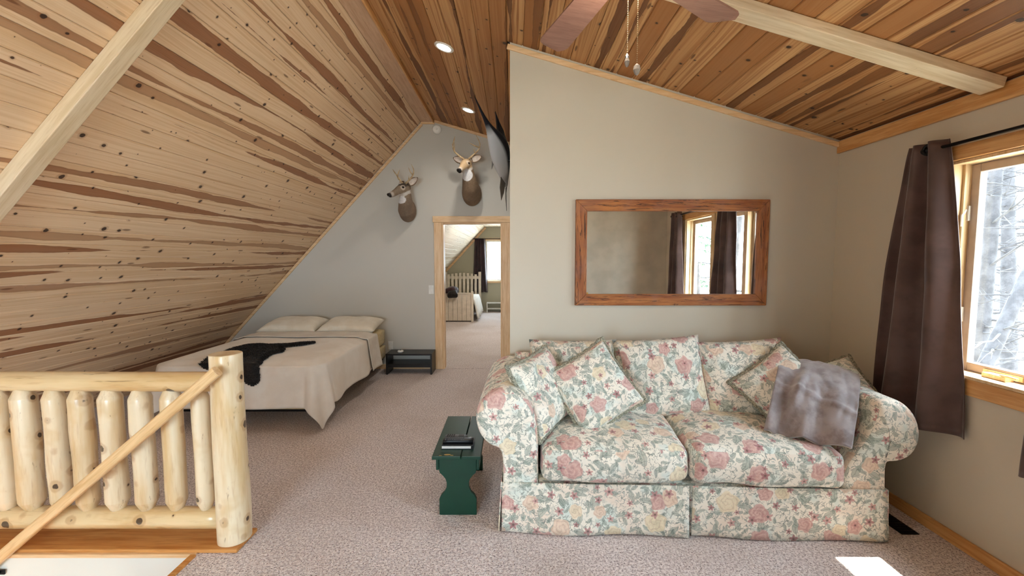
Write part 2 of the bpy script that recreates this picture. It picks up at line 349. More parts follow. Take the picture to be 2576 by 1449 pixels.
# ------------------------------------------------------------------ mesh helper
class MB:
    def __init__(s): s.v = []; s.f = []; s.c = None
    def add(s, v, f):
        o = len(s.v); s.v += [Vector(p) for p in v]; s.f += [tuple(i + o for i in q) for q in f]; return s
    def box(s, lo, hi, mat=None):
        (a, b, c), (d, e, g) = lo, hi
        v = [(a, b, c), (d, b, c), (d, e, c), (a, e, c), (a, b, g), (d, b, g), (d, e, g), (a, e, g)]
        if mat: v = [mat @ Vector(p) for p in v]
        return s.add(v, [(0, 3, 2, 1), (4, 5, 6, 7), (0, 1, 5, 4), (1, 2, 6, 5), (2, 3, 7, 6), (3, 0, 4, 7)])
    def loft(s, rings, cap=True, closed=True):
        n = len(rings[0]); v = [p for r in rings for p in r]; f = []
        for i in range(len(rings) - 1):
            for j in range(n if closed else n - 1):
                k = (j + 1) % n; f.append((i * n + j, i * n + k, (i + 1) * n + k, (i + 1) * n + j))
        if cap and closed: f.append(tuple(reversed(range(n)))); f.append(tuple((len(rings) - 1) * n + j for j in range(n)))
        return s.add(v, f)
    def tube(s, pts, rad, n=8, cap=True, flat=None):
        pts = [Vector(p) for p in pts]; rings = []; up = None
        if not isinstance(rad, (list, tuple)): rad = [rad] * len(pts)
        for i, p in enumerate(pts):
            t = (pts[min(i + 1, len(pts) - 1)] - pts[max(i - 1, 0)]).normalized()
            if up is None: up = Vector((0, 0, 1)) if abs(t.z) < .9 else Vector((1, 0, 0))
            a = t.cross(up).normalized(); b = a.cross(t).normalized(); up = b
            ra, rb = rad[i] if isinstance(rad[i], (tuple, list)) else (rad[i], rad[i])
            rings.append([p + a * (math.cos(2 * PI * k / n) * ra) + b * (math.sin(2 * PI * k / n) * rb) for k in range(n)])
        return s.loft(rings, cap)
    def prism(s, poly, axis, a, b):
        """polygon in the two axes other than AXIS, drawn out from a to b along it"""
        def P(q, t): return {'x': (t, q[0], q[1]), 'y': (q[0], t, q[1]), 'z': (q[0], q[1], t)}[axis]
        return s.loft([[P(q, a) for q in poly], [P(q, b) for q in poly]])
    def lathe(s, prof, n=24, origin=(0, 0, 0)):
        o = Vector(origin)
        return s.loft([[o + Vector((r * math.cos(2 * PI * k / n), r * math.sin(2 * PI * k / n), z)) for k in range(n)] for r, z in prof])
    def grid(s, fn, nu, nv, wrap=False):
        v = [fn(i / nu, j / nv) for j in range(nv + 1) for i in range(nu + 1)]
        return s.add(v, [(j * (nu + 1) + i, j * (nu + 1) + i + 1, (j + 1) * (nu + 1) + i + 1, (j + 1) * (nu + 1) + i) for j in range(nv) for i in range(nu)])
    def xf(s, m): s.v = [m @ p for p in s.v]; return s
    def mesh(s, name, off=None):
        me = bpy.data.meshes.new(name); me.from_pydata([p - off for p in s.v] if off else s.v, [], s.f)
        bm = bmesh.new(); bm.from_mesh(me); bmesh.ops.recalc_face_normals(bm, faces=bm.faces); bm.to_mesh(me); bm.free()
        if s.c:
            ca = me.color_attributes.new('Col', 'FLOAT_COLOR', 'POINT')
            for i, q in enumerate(s.c): ca.data[i].color = (*q, 1)
        return me
    def build(s, name, mat, parent=None, smooth=False, bevel=0, sub=0, local=False, kind=None, solid=0, uv=False, origin=None):
        off = None
        if parent is not None and not local: off = world_loc(parent)
        elif origin is not None: off = Vector(origin)
        me = s.mesh(name, off); me.materials.append(mat)
        if uv: box_uv(me)
        if smooth:
            for p in me.polygons: p.use_smooth = True
        o = bpy.data.objects.new(name, me); C.objects.link(o)
        if parent is not None: o.parent = parent
        elif origin is not None: o.location = origin
        if solid: m = o.modifiers.new('solid', 'SOLIDIFY'); m.thickness = solid; m.offset = 0
        if bevel: m = o.modifiers.new('bevel', 'BEVEL'); m.width = bevel; m.segments = 2; m.limit_method = 'ANGLE'
        if sub: m = o.modifiers.new('sub', 'SUBSURF'); m.levels = sub; m.render_levels = sub
        if kind: o['kind'] = kind
        return o
def world_loc(o):
    v = Vector(o.location)
    while o.parent: o = o.parent; v += Vector(o.location)
    return v
def box_uv(me):
    uvl = me.uv_layers.new(name='UVMap')
    for p in me.polygons:
        n = p.normal; a = max(range(3), key=lambda k: abs(n[k]) * (1.0, 1.1, 1.0)[k])
        for li in p.loop_indices:
            co = me.vertices[me.loops[li].vertex_index].co
            uvl.data[li].uv = {0: (co.y + 3.1, co.z), 1: (co.x, co.z), 2: (co.x, co.y + .37)}[a]
def thing(name, label, cat, loc=(0, 0, 0), rz=0, group=None):
    o = bpy.data.objects.new(name, None); C.objects.link(o); o.location = loc; o.rotation_euler = (0, 0, rz); o.empty_display_size = .1
    return tag(o, label, cat, group)
def tag(o, label, cat, group=None):
    o['label'] = label; o['category'] = cat
    if group: o['group'] = group
    return o
def struct(name, mb, mat, parent=None, **k):
    o = mb.build(name, mat, parent, **k)
    if parent is None: o['kind'] = 'structure'
    return o
def instance(src, parent, name=None, loc=None):
    o = src.copy(); C.objects.link(o); o.parent = parent
    if loc is not None: o.location = loc
    return o
def noi(x, y, z): return mnoise.noise(Vector((x, y, z)))
def rbox(hx, hy, hz, r, crown=0.0, n=14, front=0.0, lump=0.0, seed=0.0):
    """cushion: rounded box with a crowned top and bottom, centred on the origin"""
    mb = MB(); idx = {}
    def vert(i, j, k):
        key = (i, j, k)
        if key in idx: return idx[key]
        p = Vector((hx * (2 * i / n - 1), hy * (2 * j / n - 1), hz * (2 * k / n - 1)))
        q = Vector((max(-hx + r, min(hx - r, p.x)), max(-hy + r, min(hy - r, p.y)), max(-hz + r, min(hz - r, p.z))))
        d = p - q; p = q + d.normalized() * r if d.length > 1e-9 else p
        u, v, w_ = p.x / hx, p.y / hy, p.z / hz
        p.z += crown * (1 - u * u) * (1 - v * v) * (1 if w_ > 0 else -.5) * min(1, abs(w_) * 1.5)
        if v < 0: p.y -= front * (1 - u * u) * (1 - w_ * w_) * -v
        if lump:
            t = noi(p.x * 5 + seed, p.y * 5, p.z * 5) * lump; p += Vector((u, v, w_)) * t
        mb.v.append(p); idx[key] = len(mb.v) - 1; return idx[key]
    for a in range(n):
        for b in range(n):
            mb.f += [(vert(a, b, 0), vert(a, b + 1, 0), vert(a + 1, b + 1, 0), vert(a + 1, b, 0)), (vert(a, b, n), vert(a + 1, b, n), vert(a + 1, b + 1, n), vert(a, b + 1, n)),
                     (vert(a, 0, b), vert(a + 1, 0, b), vert(a + 1, 0, b + 1), vert(a, 0, b + 1)), (vert(a, n, b), vert(a, n, b + 1), vert(a + 1, n, b + 1), vert(a + 1, n, b)),
                     (vert(0, a, b), vert(0, a, b + 1), vert(0, a + 1, b + 1), vert(0, a + 1, b)), (vert(n, a, b), vert(n, a + 1, b), vert(n, a + 1, b + 1), vert(n, a, b + 1))]
    return mb
def pillow(w, h, t, n=18, pinch=.10, seed=0.0, lump=.012, sag=0.0):
    """knife-edge pillow in the x-z plane, thickness along y; returns mesh and its outline"""
    mb = MB(); N = n + 1
    def P(i, j, side):
        u, v = 2 * i / n - 1, 2 * j / n - 1
        x = u * w / 2 * (1 - pinch * (1 - v * v) ** 1 * abs(u) ** 2); z = v * h / 2 * (1 - pinch * (1 - u * u) * abs(v) ** 2)
        th = t / 2 * (max(0, (1 - u ** 4)) * max(0, (1 - v ** 4))) ** .55
        th *= 1 - sag * v
        l = noi(u * 2.2 + seed, v * 2.2, side * 3.0 + seed) * lump * (1 - u * u * .6)
        y = side * (th + (l if th > 1e-4 else 0))
        return Vector((x, y, z))
    v = [P(i, j, -1) for j in range(N) for i in range(N)] + [P(i, j, 1) for j in range(N) for i in range(N)]
    f = []
    for j in range(n):
        for i in range(n):
            a = j * N + i; f.append((a, a + 1, a + N + 1, a + N)); b = a + N * N; f.append((b, b + N, b + N + 1, b + 1))
    mb.add(v, f)
    bm = bmesh.new(); me = bpy.data.meshes.new('tmp'); me.from_pydata(mb.v, [], mb.f); bm.from_mesh(me)
    bmesh.ops.remove_doubles(bm, verts=bm.verts, dist=1e-5)
    bm.verts.index_update(); mb.v = [q.co.copy() for q in bm.verts]; mb.f = [tuple(q.index for q in fc.verts) for fc in bm.faces]; bm.free(); bpy.data.meshes.remove(me)
    line = [P(i, 0, 1) for i in range(n)] + [P(n, j, 1) for j in range(n)] + [P(n - i, n, 1) for i in range(n)] + [P(0, n - j, 1) for j in range(n)]
    return mb, line
def TRS(loc, rx=0, ry=0, rz=0):
    R = math.radians
    return Matrix.Translation(loc) @ Matrix.Rotation(R(rz), 4, 'Z') @ Matrix.Rotation(R(rx), 4, 'X') @ Matrix.Rotation(R(ry), 4, 'Y')

# ------------------------------------------------------------------ room shell
XR, YB, YA, YF, YR = 2.40, 3.236, 5.97, -0.31, -2.60  # right wall, sofa wall, far gable, wall behind the viewer, gable behind the stairs
XP = -.35                                          # unseen wall behind the viewer, set back left of here to even the daylight
def zl(x): return 3.37 + 1.085 * (x + 1.224)       # steep left slope
def zr(x): return 3.398 - 0.287 * (x + 1.058)      # shallow right slope
XL = -1.224 - 3.37 / 1.085
SX, SY0, SY1 = -1.655, 1.05, 2.18                  # stair opening: x < SX, between SY0 and SY1
fl = MB()
fl.box((SX, YF - .2, -.28), (XR + .2, YA + .05, 0)); fl.box((XL - .3, SY1, -.28), (SX, YA + .05, 0)); fl.box((XL - .3, YR - .2, -.28), (SX, SY0, 0)); fl.box((SX, YR - .2, -.28), (XP + .15, YF - .2, 0))
struct('floor', fl, M['carpet'])
# walls
wb = MB()
gable = [(XL - .2, -.1), (-1.055, -.1), (-1.055, 3.44), (-1.224, 3.42), (XL - .2, zl(XL - .2) + .05)]
wb.prism([(XL - .2, 0), (-.955, 0), (-.955, 2.03), (-.955, 3.42), (-1.06, 3.44), (-1.224, 3.42), (XL - .05, 0.05)], 'y', YA, YA + .12)
wb.prism([(-.955, 2.03), (-.14, 2.03), (-.14, zr(-.14) + .05), (-.955, zr(-.955) + .05)], 'y', YA, YA + .12)
wb.prism([(-.14, 0), (.1, 0), (.1, zr(.1) + .05), (-.14, zr(-.14) + .05)], 'y', YA, YA + .12)
struct('wall_back', wb, M['back_wall'])
ws = MB(); ws.prism([(-.015, 0), (XR + .15, 0), (XR + .15, zr(XR + .15) + .03), (-.015, zr(-.015) + .05)], 'y', YB, YB + .115)
struct('wall_sofa', ws, M['wall'])
wc = MB(); wc.box((-.015, YB + .115, 0), (.10, YA, zr(0) + .04)); struct('wall_side', wc, M['wall'])
# right wall with two casement openings
W1 = (1.42, 2.41, .93, 2.07); W2 = (.45, 1.22, .93, 2.07)
wr = MB(); HT = 2.44
wr.box((XR, YF - .2, -.3), (XR + .15, YB, W1[2])); wr.box((XR, YF - .2, W1[3]), (XR + .15, YB, HT))
for a, b in ((YF - .2, W2[0]), (W2[1], W1[0]), (W1[1], YB)): wr.box((XR, a, W1[2]), (XR + .15, b, W1[3]))
struct('wall_right', wr, M['wall'])
# wall behind the viewer, with a wide window over the stairs
RW = (-2.40, -.50, .40, 2.05)
wf = MB()
wf.prism([(XL - .2, 0), (RW[0], 0), (RW[0], zl(RW[0]) + .05), (XL - .05, .05)], 'y', YR - .15, YR)
wf.box((RW[0], YR - .15, 0), (RW[1], YR, RW[2]))
wf.prism([(RW[0], RW[3]), (RW[1], RW[3]), (RW[1], zr(RW[1]) + .05), (-1.06, 3.45), (-1.224, 3.42), (RW[0], zl(RW[0]) + .05)], 'y', YR - .15, YR)
wf.prism([(RW[1], 0), (XP + .15, 0), (XP + .15, zr(XP + .15) + .03), (RW[1], zr(RW[1]) + .05)], 'y', YR - .15, YR)
wf.prism([(XP, 0), (XR + .1, 0), (XR + .1, zr(XR + .1) + .03), (XP, zr(XP) + .03)], 'y', YF - .15, YF)
wf.box((XP, YR, 0), (XP + .15, YF - .15, zr(XP) + .03))
struct('wall_front', wf, M['wall'])
# stairwell
sw = MB()
sw.box((XL - .3, SY1 - .012, -2.7), (SX + .12, SY1 + .10, -.02)); sw.box((SX - .012, SY0 - .1, -2.7), (SX + .12, SY1, -.02))
sw.box((XL - .3, SY0 - .1, -2.7), (SX, SY0 + .012, -.02)); sw.box((XL - .4, SY0 - .1, -2.7), (XL - .3, SY1 + .1, 0))
struct('wall_stairwell', sw, M['stair_wall'])
st = MB(); st.box((XL - .4, SY0 - .1, -2.75), (SX + .12, SY1 + .1, -2.7)); struct('floor', st, M['carpet'])
# stair flight: treads drop away to the left
stair = MB()
flight = struct('trim_1', MB().box((SX - .035, SY0 + .012, -.26), (SX - .012, SY1 - .02, -.052)), M['trim_y'])
for i in range(1, 11):
    x1 = SX - .02 - (i - 1) * .25; z = -.02 - i * .205
    if x1 - .27 < XL - .3: break
    MB().box((x1 - .27, SY0, z - .03), (x1, SY1 - .02, z)).build('stair_tread', M['sill_plank'], flight, bevel=.006)
# roof slabs over the planked ceiling, eaves reaching past the right wall
rf = MB()
rf.prism([(-1.06, zr(-1.06) + .06), (XR + .45, zr(XR + .45) + .06), (XR + .45, zr(XR + .45) + .2), (-1.06, zr(-1.06) + .34)], 'y', YR - .5, YA + .3)
rf.prism([(-1.06, zl(-1.06) + .08), (-1.06, zl(-1.06) + .36), (XL - .7, zl(XL - .7) + .42), (XL - .7, zl(XL - .7) + .08)], 'y', YR - .5, YA + .3)
struct('roof', rf, M['roofing'])
# planked ceiling
PW = .118
ceil_mb = MB()
ceil_mb.prism([(-1.058, zr(-1.058) + .03), (XR + .1, zr(XR + .1) + .03), (XR + .1, zr(XR + .1) + .055), (-1.058, zr(-1.058) + .055)], 'y', YR, YA)
ceil_mb.prism([(-1.058, 3.43), (-1.058, 3.455), (-1.224, 3.44), (XL - .25, zl(XL - .25) + .065), (XL - .25, zl(XL - .25) + .035), (-1.224, 3.405)], 'y', YR, YA)
ceiling = struct('ceiling', ceil_mb, M['black_wood'])
def plank_mesh(L, name, mat, wd=PW, th=.018):
    h = wd / 2 - .0008; c = .005
    prof = [(-h, th), (-h, c), (-h + c, 0), (h - c, 0), (h, c), (h, th)]
    mb = MB(); mb.loft([[(0, a, -b) for a, b in prof], [(L, a, -b) for a, b in prof]])
    me = mb.mesh(name); me.materials.append(mat); return me
def lay(mesh, p, along, across, inward, name='plank', parent=ceiling):
    o = bpy.data.objects.new(name, mesh); C.objects.link(o); o.parent = parent
    m = Matrix((along, across, inward)).transposed().to_4x4(); m.translation = p; o.matrix_local = m
    return o
a_ = math.atan(1.085); dl = Vector((-math.cos(a_), 0, -math.sin(a_))); nl = Vector((math.sin(a_), 0, -math.cos(a_)))
LY = Vector((0, 1, 0))
pm_l = plank_mesh(YA - YR, 'plank', M['left_pine'])
n_l = int(4.62 / PW) + 1
for i in range(n_l):
    c = Vector((-1.224, YR, 3.37)) + dl * (PW * (i + .5)); lay(pm_l, c, LY, nl.cross(LY), nl)
ar = math.atan(.287); dr = Vector((math.cos(ar), 0, -math.sin(ar))); nr = Vector((-math.sin(ar), 0, -math.cos(ar)))
pm_r1 = plank_mesh(YA - YR, 'plank', M['right_pine']); pm_r2 = plank_mesh(YB - YF, 'plank', M['right_pine'])
for i in range(31):
    c = Vector((-1.058, YF, 3.398)) + dr * (PW * (i + .5)); c.y = YR if c.x < 0 else YF
    lay(pm_r1 if c.x < .0 else pm_r2, c, LY, nr.cross(LY), nr)
rb = MB().box((-1.226, YR, 3.368), (-1.06, YA, 3.39)); rb.build('ridge_board', M['ridge'], ceiling, bevel=.003)
MB().box((-1.062, YR, 3.355), (-1.045, YA, 3.42)).build('ridge_board', M['trim_y'], ceiling, bevel=.003)
# rafters crossing the planks
def rafter(p0, p1, n, y0, y1, d):
    p0, p1 = Vector(p0), Vector(p1); t = (p1 - p0); L = t.length; t.normalize()
    o = MB().box((0, y0, 0), (L, y1, d)).build('ceiling_beam', M['beam'], ceiling, bevel=.004)
    m = Matrix((t, Vector((0, 1, 0)), n)).transposed().to_4x4(); m.translation = p0; o.matrix_local = m
rafter((-1.24, 0, 3.353), (XL + .05, 0, .05), nl, 2.165, 2.255, .07)
rafter((-1.04, 0, 3.39), (XR - .03, 0, zr(XR - .03)), nr, 2.135, 2.245, .05)
# trims along the ceiling line, casings, baseboards
def bar(name, a, b, up, d1, d2, mat, bevel=.003, **k):
    """straight board from a to b; d1 along up, d2 along the third axis"""
    a, b, up = Vector(a), Vector(b), Vector(up); t = (b - a).normalized(); s_ = t.cross(up).normalized(); u = s_.cross(t)
    v = [p + u * x + s_ * y for p in (a, b) for x, y in ((0, 0), (d1, 0), (d1, d2), (0, d2))]
    mb = MB().add(v, [(0, 1, 2, 3), (7, 6, 5, 4), (0, 4, 5, 1), (1, 5, 6, 2), (2, 6, 7, 3), (3, 7, 4, 0)])
    return struct(name, mb, mat, bevel=bevel, **k)
bar('trim_2', (-.03, YB, zr(-.03) - .022), (XR, YB, zr(XR) - .022), (0, 0, -1), .034, -.02, M['trim_x'])
bar('trim_3', (XR, YB, zr(XR) - .01), (XR, YF, zr(XR) - .01), (0, 0, -1), .085, -.022, M['trim_y'])
bar('trim_4', (-1.224, YA, 3.35), (XL, YA, .0), (1, 0, -1), .034, .02, M['trim_x'])
bar('trim_5', (-1.04, YA, 3.396), (-.015, YA, zr(-.015) - .002), (0, 0, -1), .034, -.02, M['trim_x'])
bar('trim_6', (-1.225, YA, 3.37), (-1.04, YA, 3.37), (0, 0, -1), .03, -.02, M['trim_x'])
bar('trim_7', (-.016, YB, zr(0) - .02), (-.016, YA, zr(0) - .02), (0, 0, -1), .034, .015, M['trim_y'])
bar('baseboard_right', (XR, YF, 0), (XR, YB, 0), (0, 0, 1), .068, -.016, M['trim_y'])
bar('baseboard_sofa', (-.015, YB, 0), (XR, YB, 0), (0, 0, 1), .068, .016, M['trim_x'])
bar('baseboard_back', (XL + .1, YA, 0), (-1.075, YA, 0), (0, 0, 1), .068, .016, M['trim_x'])
bar('baseboard_front', (XP, YF, 0), (XR, YF, 0), (0, 0, 1), .068, -.016, M['trim_x'])
# stair opening rim: plank carrying the railing and the edge strip
struct('trim_8', MB().box((XL + .05, 2.172, .002), (-1.445, 2.36, .022)), M['sill_plank'], bevel=.004)
struct('trim_9', MB().box((XL + .05, 2.156, -.014), (SX, 2.18, .006)), M['trim_x'], bevel=.003)
struct('trim_10', MB().box((SX - .020, SY0, -.05), (SX + .012, 2.152, .010)), M['sill_plank'], bevel=.003)
# doorway to the bedroom: casing and jambs
d = bpy.data.objects.new('door_1', None); C.objects.link(d); d.location = (-.55, YA, 0); d['kind'] = 'structure'; d.empty_display_size = .1
MB().box((-1.066, YA - .022, 0), (-.957, YA, 2.03)).build('casing', M['trim_z'], d, bevel=.004)
MB().box((-.138, YA - .022, 0), (-.022, YA, 2.03)).build('casing', M['trim_z'], d, bevel=.004)
MB().box((-1.082, YA - .026, 2.03), (-.018, YA, 2.115)).build('head_casing', M['trim_x'], d, bevel=.004)
MB().box((-.958, YA - .005, 0), (-.938, YA + .13, 2.03)).build('jamb', M['trim_z'], d, bevel=.002)
MB().box((-.157, YA - .005, 0), (-.137, YA + .13, 2.03)).build('jamb', M['trim_z'], d, bevel=.002)
MB().box((-.938, YA - .006, 2.012), (-.157, YA + .13, 2.031)).build('head_jamb', M['trim_x'], d, bevel=.002)
for z in (.25, 1.10, 1.78):
    MB().box((-.160, YA + .06, z), (-.156, YA + .10, z + .09)).build('hinge', M['brass'], d)
MB().box((-.957, YA - .0, 0.001), (-.138, YA + .02, .004)).build('threshold', M['carpet'], d)

# ------------------------------------------------------------------ windows on the right wall
def casement(idx, y0, y1, mull=None):
    z0, z1 = .93, 2.07
    o = bpy.data.objects.new('window_%d' % idx, None); C.objects.link(o); o.location = (XR, (y0 + y1) / 2, z0); o['kind'] = 'structure'; o.empty_display_size = .1
    x0 = XR - .018
    for a, b in ((y0 - .085, y0), (y1, y1 + .045 if idx == 1 else y1 + .085)):
        MB().box((x0, a, z0 - .0), (XR, b, z1 + .0)).build('casing', M['window_wood'], o, bevel=.004)
    MB().box((x0 - .004, y0 - .10, z1), (XR, y1 + (.06 if idx == 1 else .10), z1 + .075)).build('head_casing', M['trim_y'], o, bevel=.004)
    MB().box((x0 - .01, y0 - .10, z0 - .012), (XR + .15, y1 + .06, z0 + .006)).build('stool', M['window_wood'], o, bevel=.004)
    MB().box((x0, y0 - .085, z0 - .10), (XR, y1 + .045, z0 - .012)).build('apron', M['trim_y'], o, bevel=.004)
    for a, b in ((y0, y0 + .018), (y1 - .018, y1)):
        MB().box((XR - .005, a, z0), (XR + .15, b, z1)).build('jamb', M['window_wood'], o, bevel=.003)
        c0 = (a, b + .014) if a == y0 else (a - .014, b)
        MB().box((XR + .05, c0[0], z0), (XR + .15, c0[1], z1)).build('jamb_stop', M['window_wood'], o, bevel=.003)
    MB().box((XR - .005, y0, z1 - .018), (XR + .15, y1, z1)).build('head_jamb', M['window_wood'], o, bevel=.003)
    bays = [(y0 + .03, y1 - .03)]
    if mull:
        MB().box((XR + .03, mull - .035, z0), (XR + .15, mull + .035, z1)).build('mullion', M['window_wood'], o, bevel=.003)
        bays = [(y0 + .03, mull - .035), (mull + .035, y1 - .03)]
    for a, b in bays:
        fr = MB(); t = .045
        f = MB(); f.box((XR + .085, a, z0 + .008), (XR + .125, a + t, z1 - .02)); f.box((XR + .085, b - t, z0 + .008), (XR + .125, b, z1 - .02))
        f.box((XR + .085, a + t, z0 + .008), (XR + .125, b - t, z0 + .008 + t)); f.box((XR + .085, a + t, z1 - .02 - t), (XR + .125, b - t, z1 - .02))
        sash = f.build('sash', M['sash'], o, bevel=.005)
        MB().box((XR + .108, a + t - .004, z0 + t), (XR + .112, b - t + .004, z1 - .018 - t)).build('pane', M['glass'], sash)
        MB().box((XR + .080, (a + b) / 2 - .09, z0 + .012), (XR + .086, (a + b) / 2 + .09, z0 + .04)).build('track_cover', M['window_wood'], sash, bevel=.002)
        cr = MB(); cr.box((XR + .035, (a + b) / 2 - .055, z0 + .006), (XR + .08, (a + b) / 2 + .055, z0 + .030)); 
        cr.tube([(XR + .05, (a + b) / 2 - .02, z0 + .03), (XR + .035, (a + b) / 2 - .07, z0 + .036), (XR + .03, (a + b) / 2 - .11, z0 + .033)], [.008, .007, .009], 8)
        cr.build('crank', M['window_wood'], o, bevel=.004)
        for zz in (1.2, 1.75):
            lk = MB(); lk.box((XR + .072, b - .012, zz), (XR + .086, b + .014, zz + .08)); lk.tube([(XR + .07, b, zz + .06), (XR + .05, b, zz + .03), (XR + .05, b, zz - .03)], .006, 6)
            lk.build('latch', M['white_plastic'], sash)
    return o
casement(1, W1[0], W1[1], 1.90)
casement(2, W2[0], W2[1])
# wide window behind the viewer
o = bpy.data.objects.new('window_3', None); C.objects.link(o); o.location = (-1.45, YR, .45); o['kind'] = 'structure'
f = MB(); x0, x1, z0, z1 = RW
for a, b in ((x0 - .08, x0), (x1, x1 + .08)): f.box((a, YR, z0 - .08), (b, YR + .02, z1 + .08))
f.box((x0, YR, z1), (x1, YR + .02, z1 + .08)); f.box((x0, YR, z0 - .08), (x1, YR + .02, z0)); f.build('casing', M['window_wood'], o, bevel=.003)
f = MB()
for a in (x0, (x0 + x1) / 2 - .03, x1 - .06): f.box((a, YR - .10, z0), (a + .06, YR - .06, z1))
f.box((x0, YR - .099, z0), (x1, YR - .061, z0 + .05)); f.box((x0, YR - .099, z1 - .05), (x1, YR - .061, z1)); sash = f.build('sash', M['sash'], o, bevel=.003)
for a, b in ((x0 + .06, -1.48), (-1.42, x1 - .06)): MB().box((a, YR - .082, z0 + .05), (b, YR - .078, z1 - .05)).build('pane', M['glass'], sash)

# ------------------------------------------------------------------ bedroom beyond the doorway
FY0, FY1, FX1 = YA + .12, 12.5, 1.2
def zf(x): return 1.13 + 1.087 * (x + 1.98)
XF = -1.98 - 1.13 / 1.087
fb = MB(); fb.box((XF - .2, YA + .05, -.28), (FX1 + .1, FY1 + .1, 0)); struct('floor', fb, M['carpet'])
FW = (-.755, .05, .88, 2.04)
fw = MB(); ft = 2.47
fw.prism([(XF - .1, 0), (FW[0], 0), (FW[0], ft), (zf(0) * 0 - .72 - .06, ft), (XF - .1, .02)], 'y', FY1, FY1 + .12)
fw.box((FW[0], FY1, 0), (FW[1], FY1 + .12, FW[2])); fw.box((FW[0], FY1, FW[3]), (FW[1], FY1 + .12, ft)); fw.box((FW[1], FY1, 0), (FX1 + .1, FY1 + .12, ft))
struct('wall_far', fw, M['far_wall'])
struct('wall_bedroom', MB().box((FX1, FY0, 0), (FX1 + .1, FY1, ft)), M['far_wall'])
wn = MB(); wn.box((XF - .1, FY0 - .002, 0), (-.96, FY0 + .06, 2.45)); wn.box((-.96, FY0 - .002, 2.04), (-.13, FY0 + .06, 2.45)); wn.box((-.13, FY0 - .002, 0), (FX1, FY0 + .06, 2.45))
struct('wall_near', wn, M['far_wall'])
cb = MB(); cb.box((-.80, FY0, 2.445), (FX1 + .1, FY1, 2.50)); cb.prism([(-.745, 2.475), (-.80, 2.53), (XF - .2, zf(XF - .2) + .09), (XF - .2, zf(XF - .2) + .03)], 'y', FY0, FY1)
far_ceiling = struct('ceiling', cb, M['white_plastic'])
af = math.atan(1.087); df = Vector((-math.cos(af), 0, -math.sin(af))); nf = Vector((math.sin(af), 0, -math.cos(af)))
pm_f = plank_mesh(FY1 - FY0, 'plank', M['overlit_pine'])
top = Vector((-.775, FY0, zf(-.775)))
for i in range(28):
    lay(pm_f, top + df * (PW * (i + .5)), LY, nf.cross(LY), nf, parent=far_ceiling)
for i in range(17):
    lay(pm_f, Vector((-.775 + PW * (i + .5), FY0, 2.43)), LY, Vector((0, 0, -1)).cross(LY), Vector((0, 0, -1)), parent=far_ceiling)
bar('trim_11', (-.775, FY1, 2.43), (XF, FY1, 0), (1, 0, -1), .06, .02, M['trim_x'])
wo = bpy.data.objects.new('window_4', None); C.objects.link(wo); wo.location = (-.35, FY1, .88); wo['kind'] = 'structure'
f = MB(); a, b, z0, z1 = FW
for u, v in ((a - .07, a), (b, b + .07)): f.box((u, FY1 - .02, z0), (v, FY1, z1))
f.box((a - .08, FY1 - .022, z1), (b + .08, FY1, z1 + .07)); f.box((a - .08, FY1 - .03, z0 - .06), (b + .08, FY1, z0)); f.build('casing', M['trim_x'], wo, bevel=.003)
f = MB(); f.box((a, FY1 + .04, z0), (a + .04, FY1 + .08, z1)); f.box((b - .04, FY1 + .04, z0), (b, FY1 + .08, z1)); f.box((a + .04, FY1 + .041, z0), (b - .04, FY1 + .079, z0 + .04)); f.box((a + .04, FY1 + .041, z1 - .04), (b - .04, FY1 + .079, z1))
sash = f.build('sash', M['white_plastic'], wo); MB().box((a + .04, FY1 + .058, z0 + .04), (b - .04, FY1 + .062, z1 - .04)).build('pane', M['glass'], sash)

# ------------------------------------------------------------------ lamps of the room, and an added stairwell fill
def recessed(x, y, label):
    z = zr(x); t = thing('recessed_light', label, 'ceiling light', (x, y, z), group='recessed lights beside the ridge')
    q = Matrix((dr, LY, nr * 1)).transposed().to_4x4()
    q = Matrix((dr, LY, -nr)).transposed().to_4x4()
    ring = MB().lathe([(.060, .0), (.060, -.006), (.078, -.006), (.082, 0.0), (.082, .01), (.060, .01)], 32); ring.xf(q).build('trim_ring', M['white_plastic'], t, True, local=True)
    dsk = MB().lathe([(.0001, -.003), (.045, -.0045), (.0605, -.002), (.0605, .004), (.0001, .004)], 32); dsk.xf(q).build('diffuser', M['lamp'], t, True, local=True)
    d = bpy.data.lights.new('recessed_lamp', 'SPOT'); d.energy = 18; d.color = (1, .94, .84); d.spot_size = math.radians(150); d.spot_blend = .8; d.shadow_soft_size = .05
    l = bpy.data.objects.new('recessed_lamp', d); C.objects.link(l); l.location = Vector((x, y, z)) + nr * .03; l.rotation_euler = Vector((nr.x * .6, 0, nr.z)).to_track_quat('-Z', 'Y').to_euler()
recessed(-.551, 3.64, 'round white recessed light in the planked ceiling, the nearer and larger-looking of the two')
recessed(-.502, 5.10, 'round white recessed light in the planked ceiling near the long-billed fish, further one')
d = bpy.data.lights.new('bedroom_lamp', 'POINT'); d.energy = 42; d.color = (1, .95, .88); d.shadow_soft_size = .1
l = bpy.data.objects.new('bedroom_lamp', d); C.objects.link(l); l.location = (-.05, 8.6, 2.28)
t = thing('ceiling_lamp', 'shallow white ceiling lamp glowing in the bedroom beyond the doorway', 'ceiling light', (-.05, 8.6, 2.43))
MB().lathe([(.0001, -.075), (.08, -.065), (.13, -.035), (.145, 0)], 28, (-.05, 8.6, 2.412)).build('shade', M['lamp'], t, True)
MB().lathe([(.15, -.012), (.155, 0), (.155, .006), (.0001, .006)], 28, (-.05, 8.6, 2.412)).build('rim', M['white_plastic'], t, True)
d = bpy.data.lights.new('stairwell_fill', 'POINT'); d.energy = 60; d.color = (1, .97, .93); d.shadow_soft_size = .08  # added fill out of view, brightens the white stairwell wall
l = bpy.data.objects.new('stairwell_fill', d); C.objects.link(l); l.location = (-2.6, 1.3, -1.0)

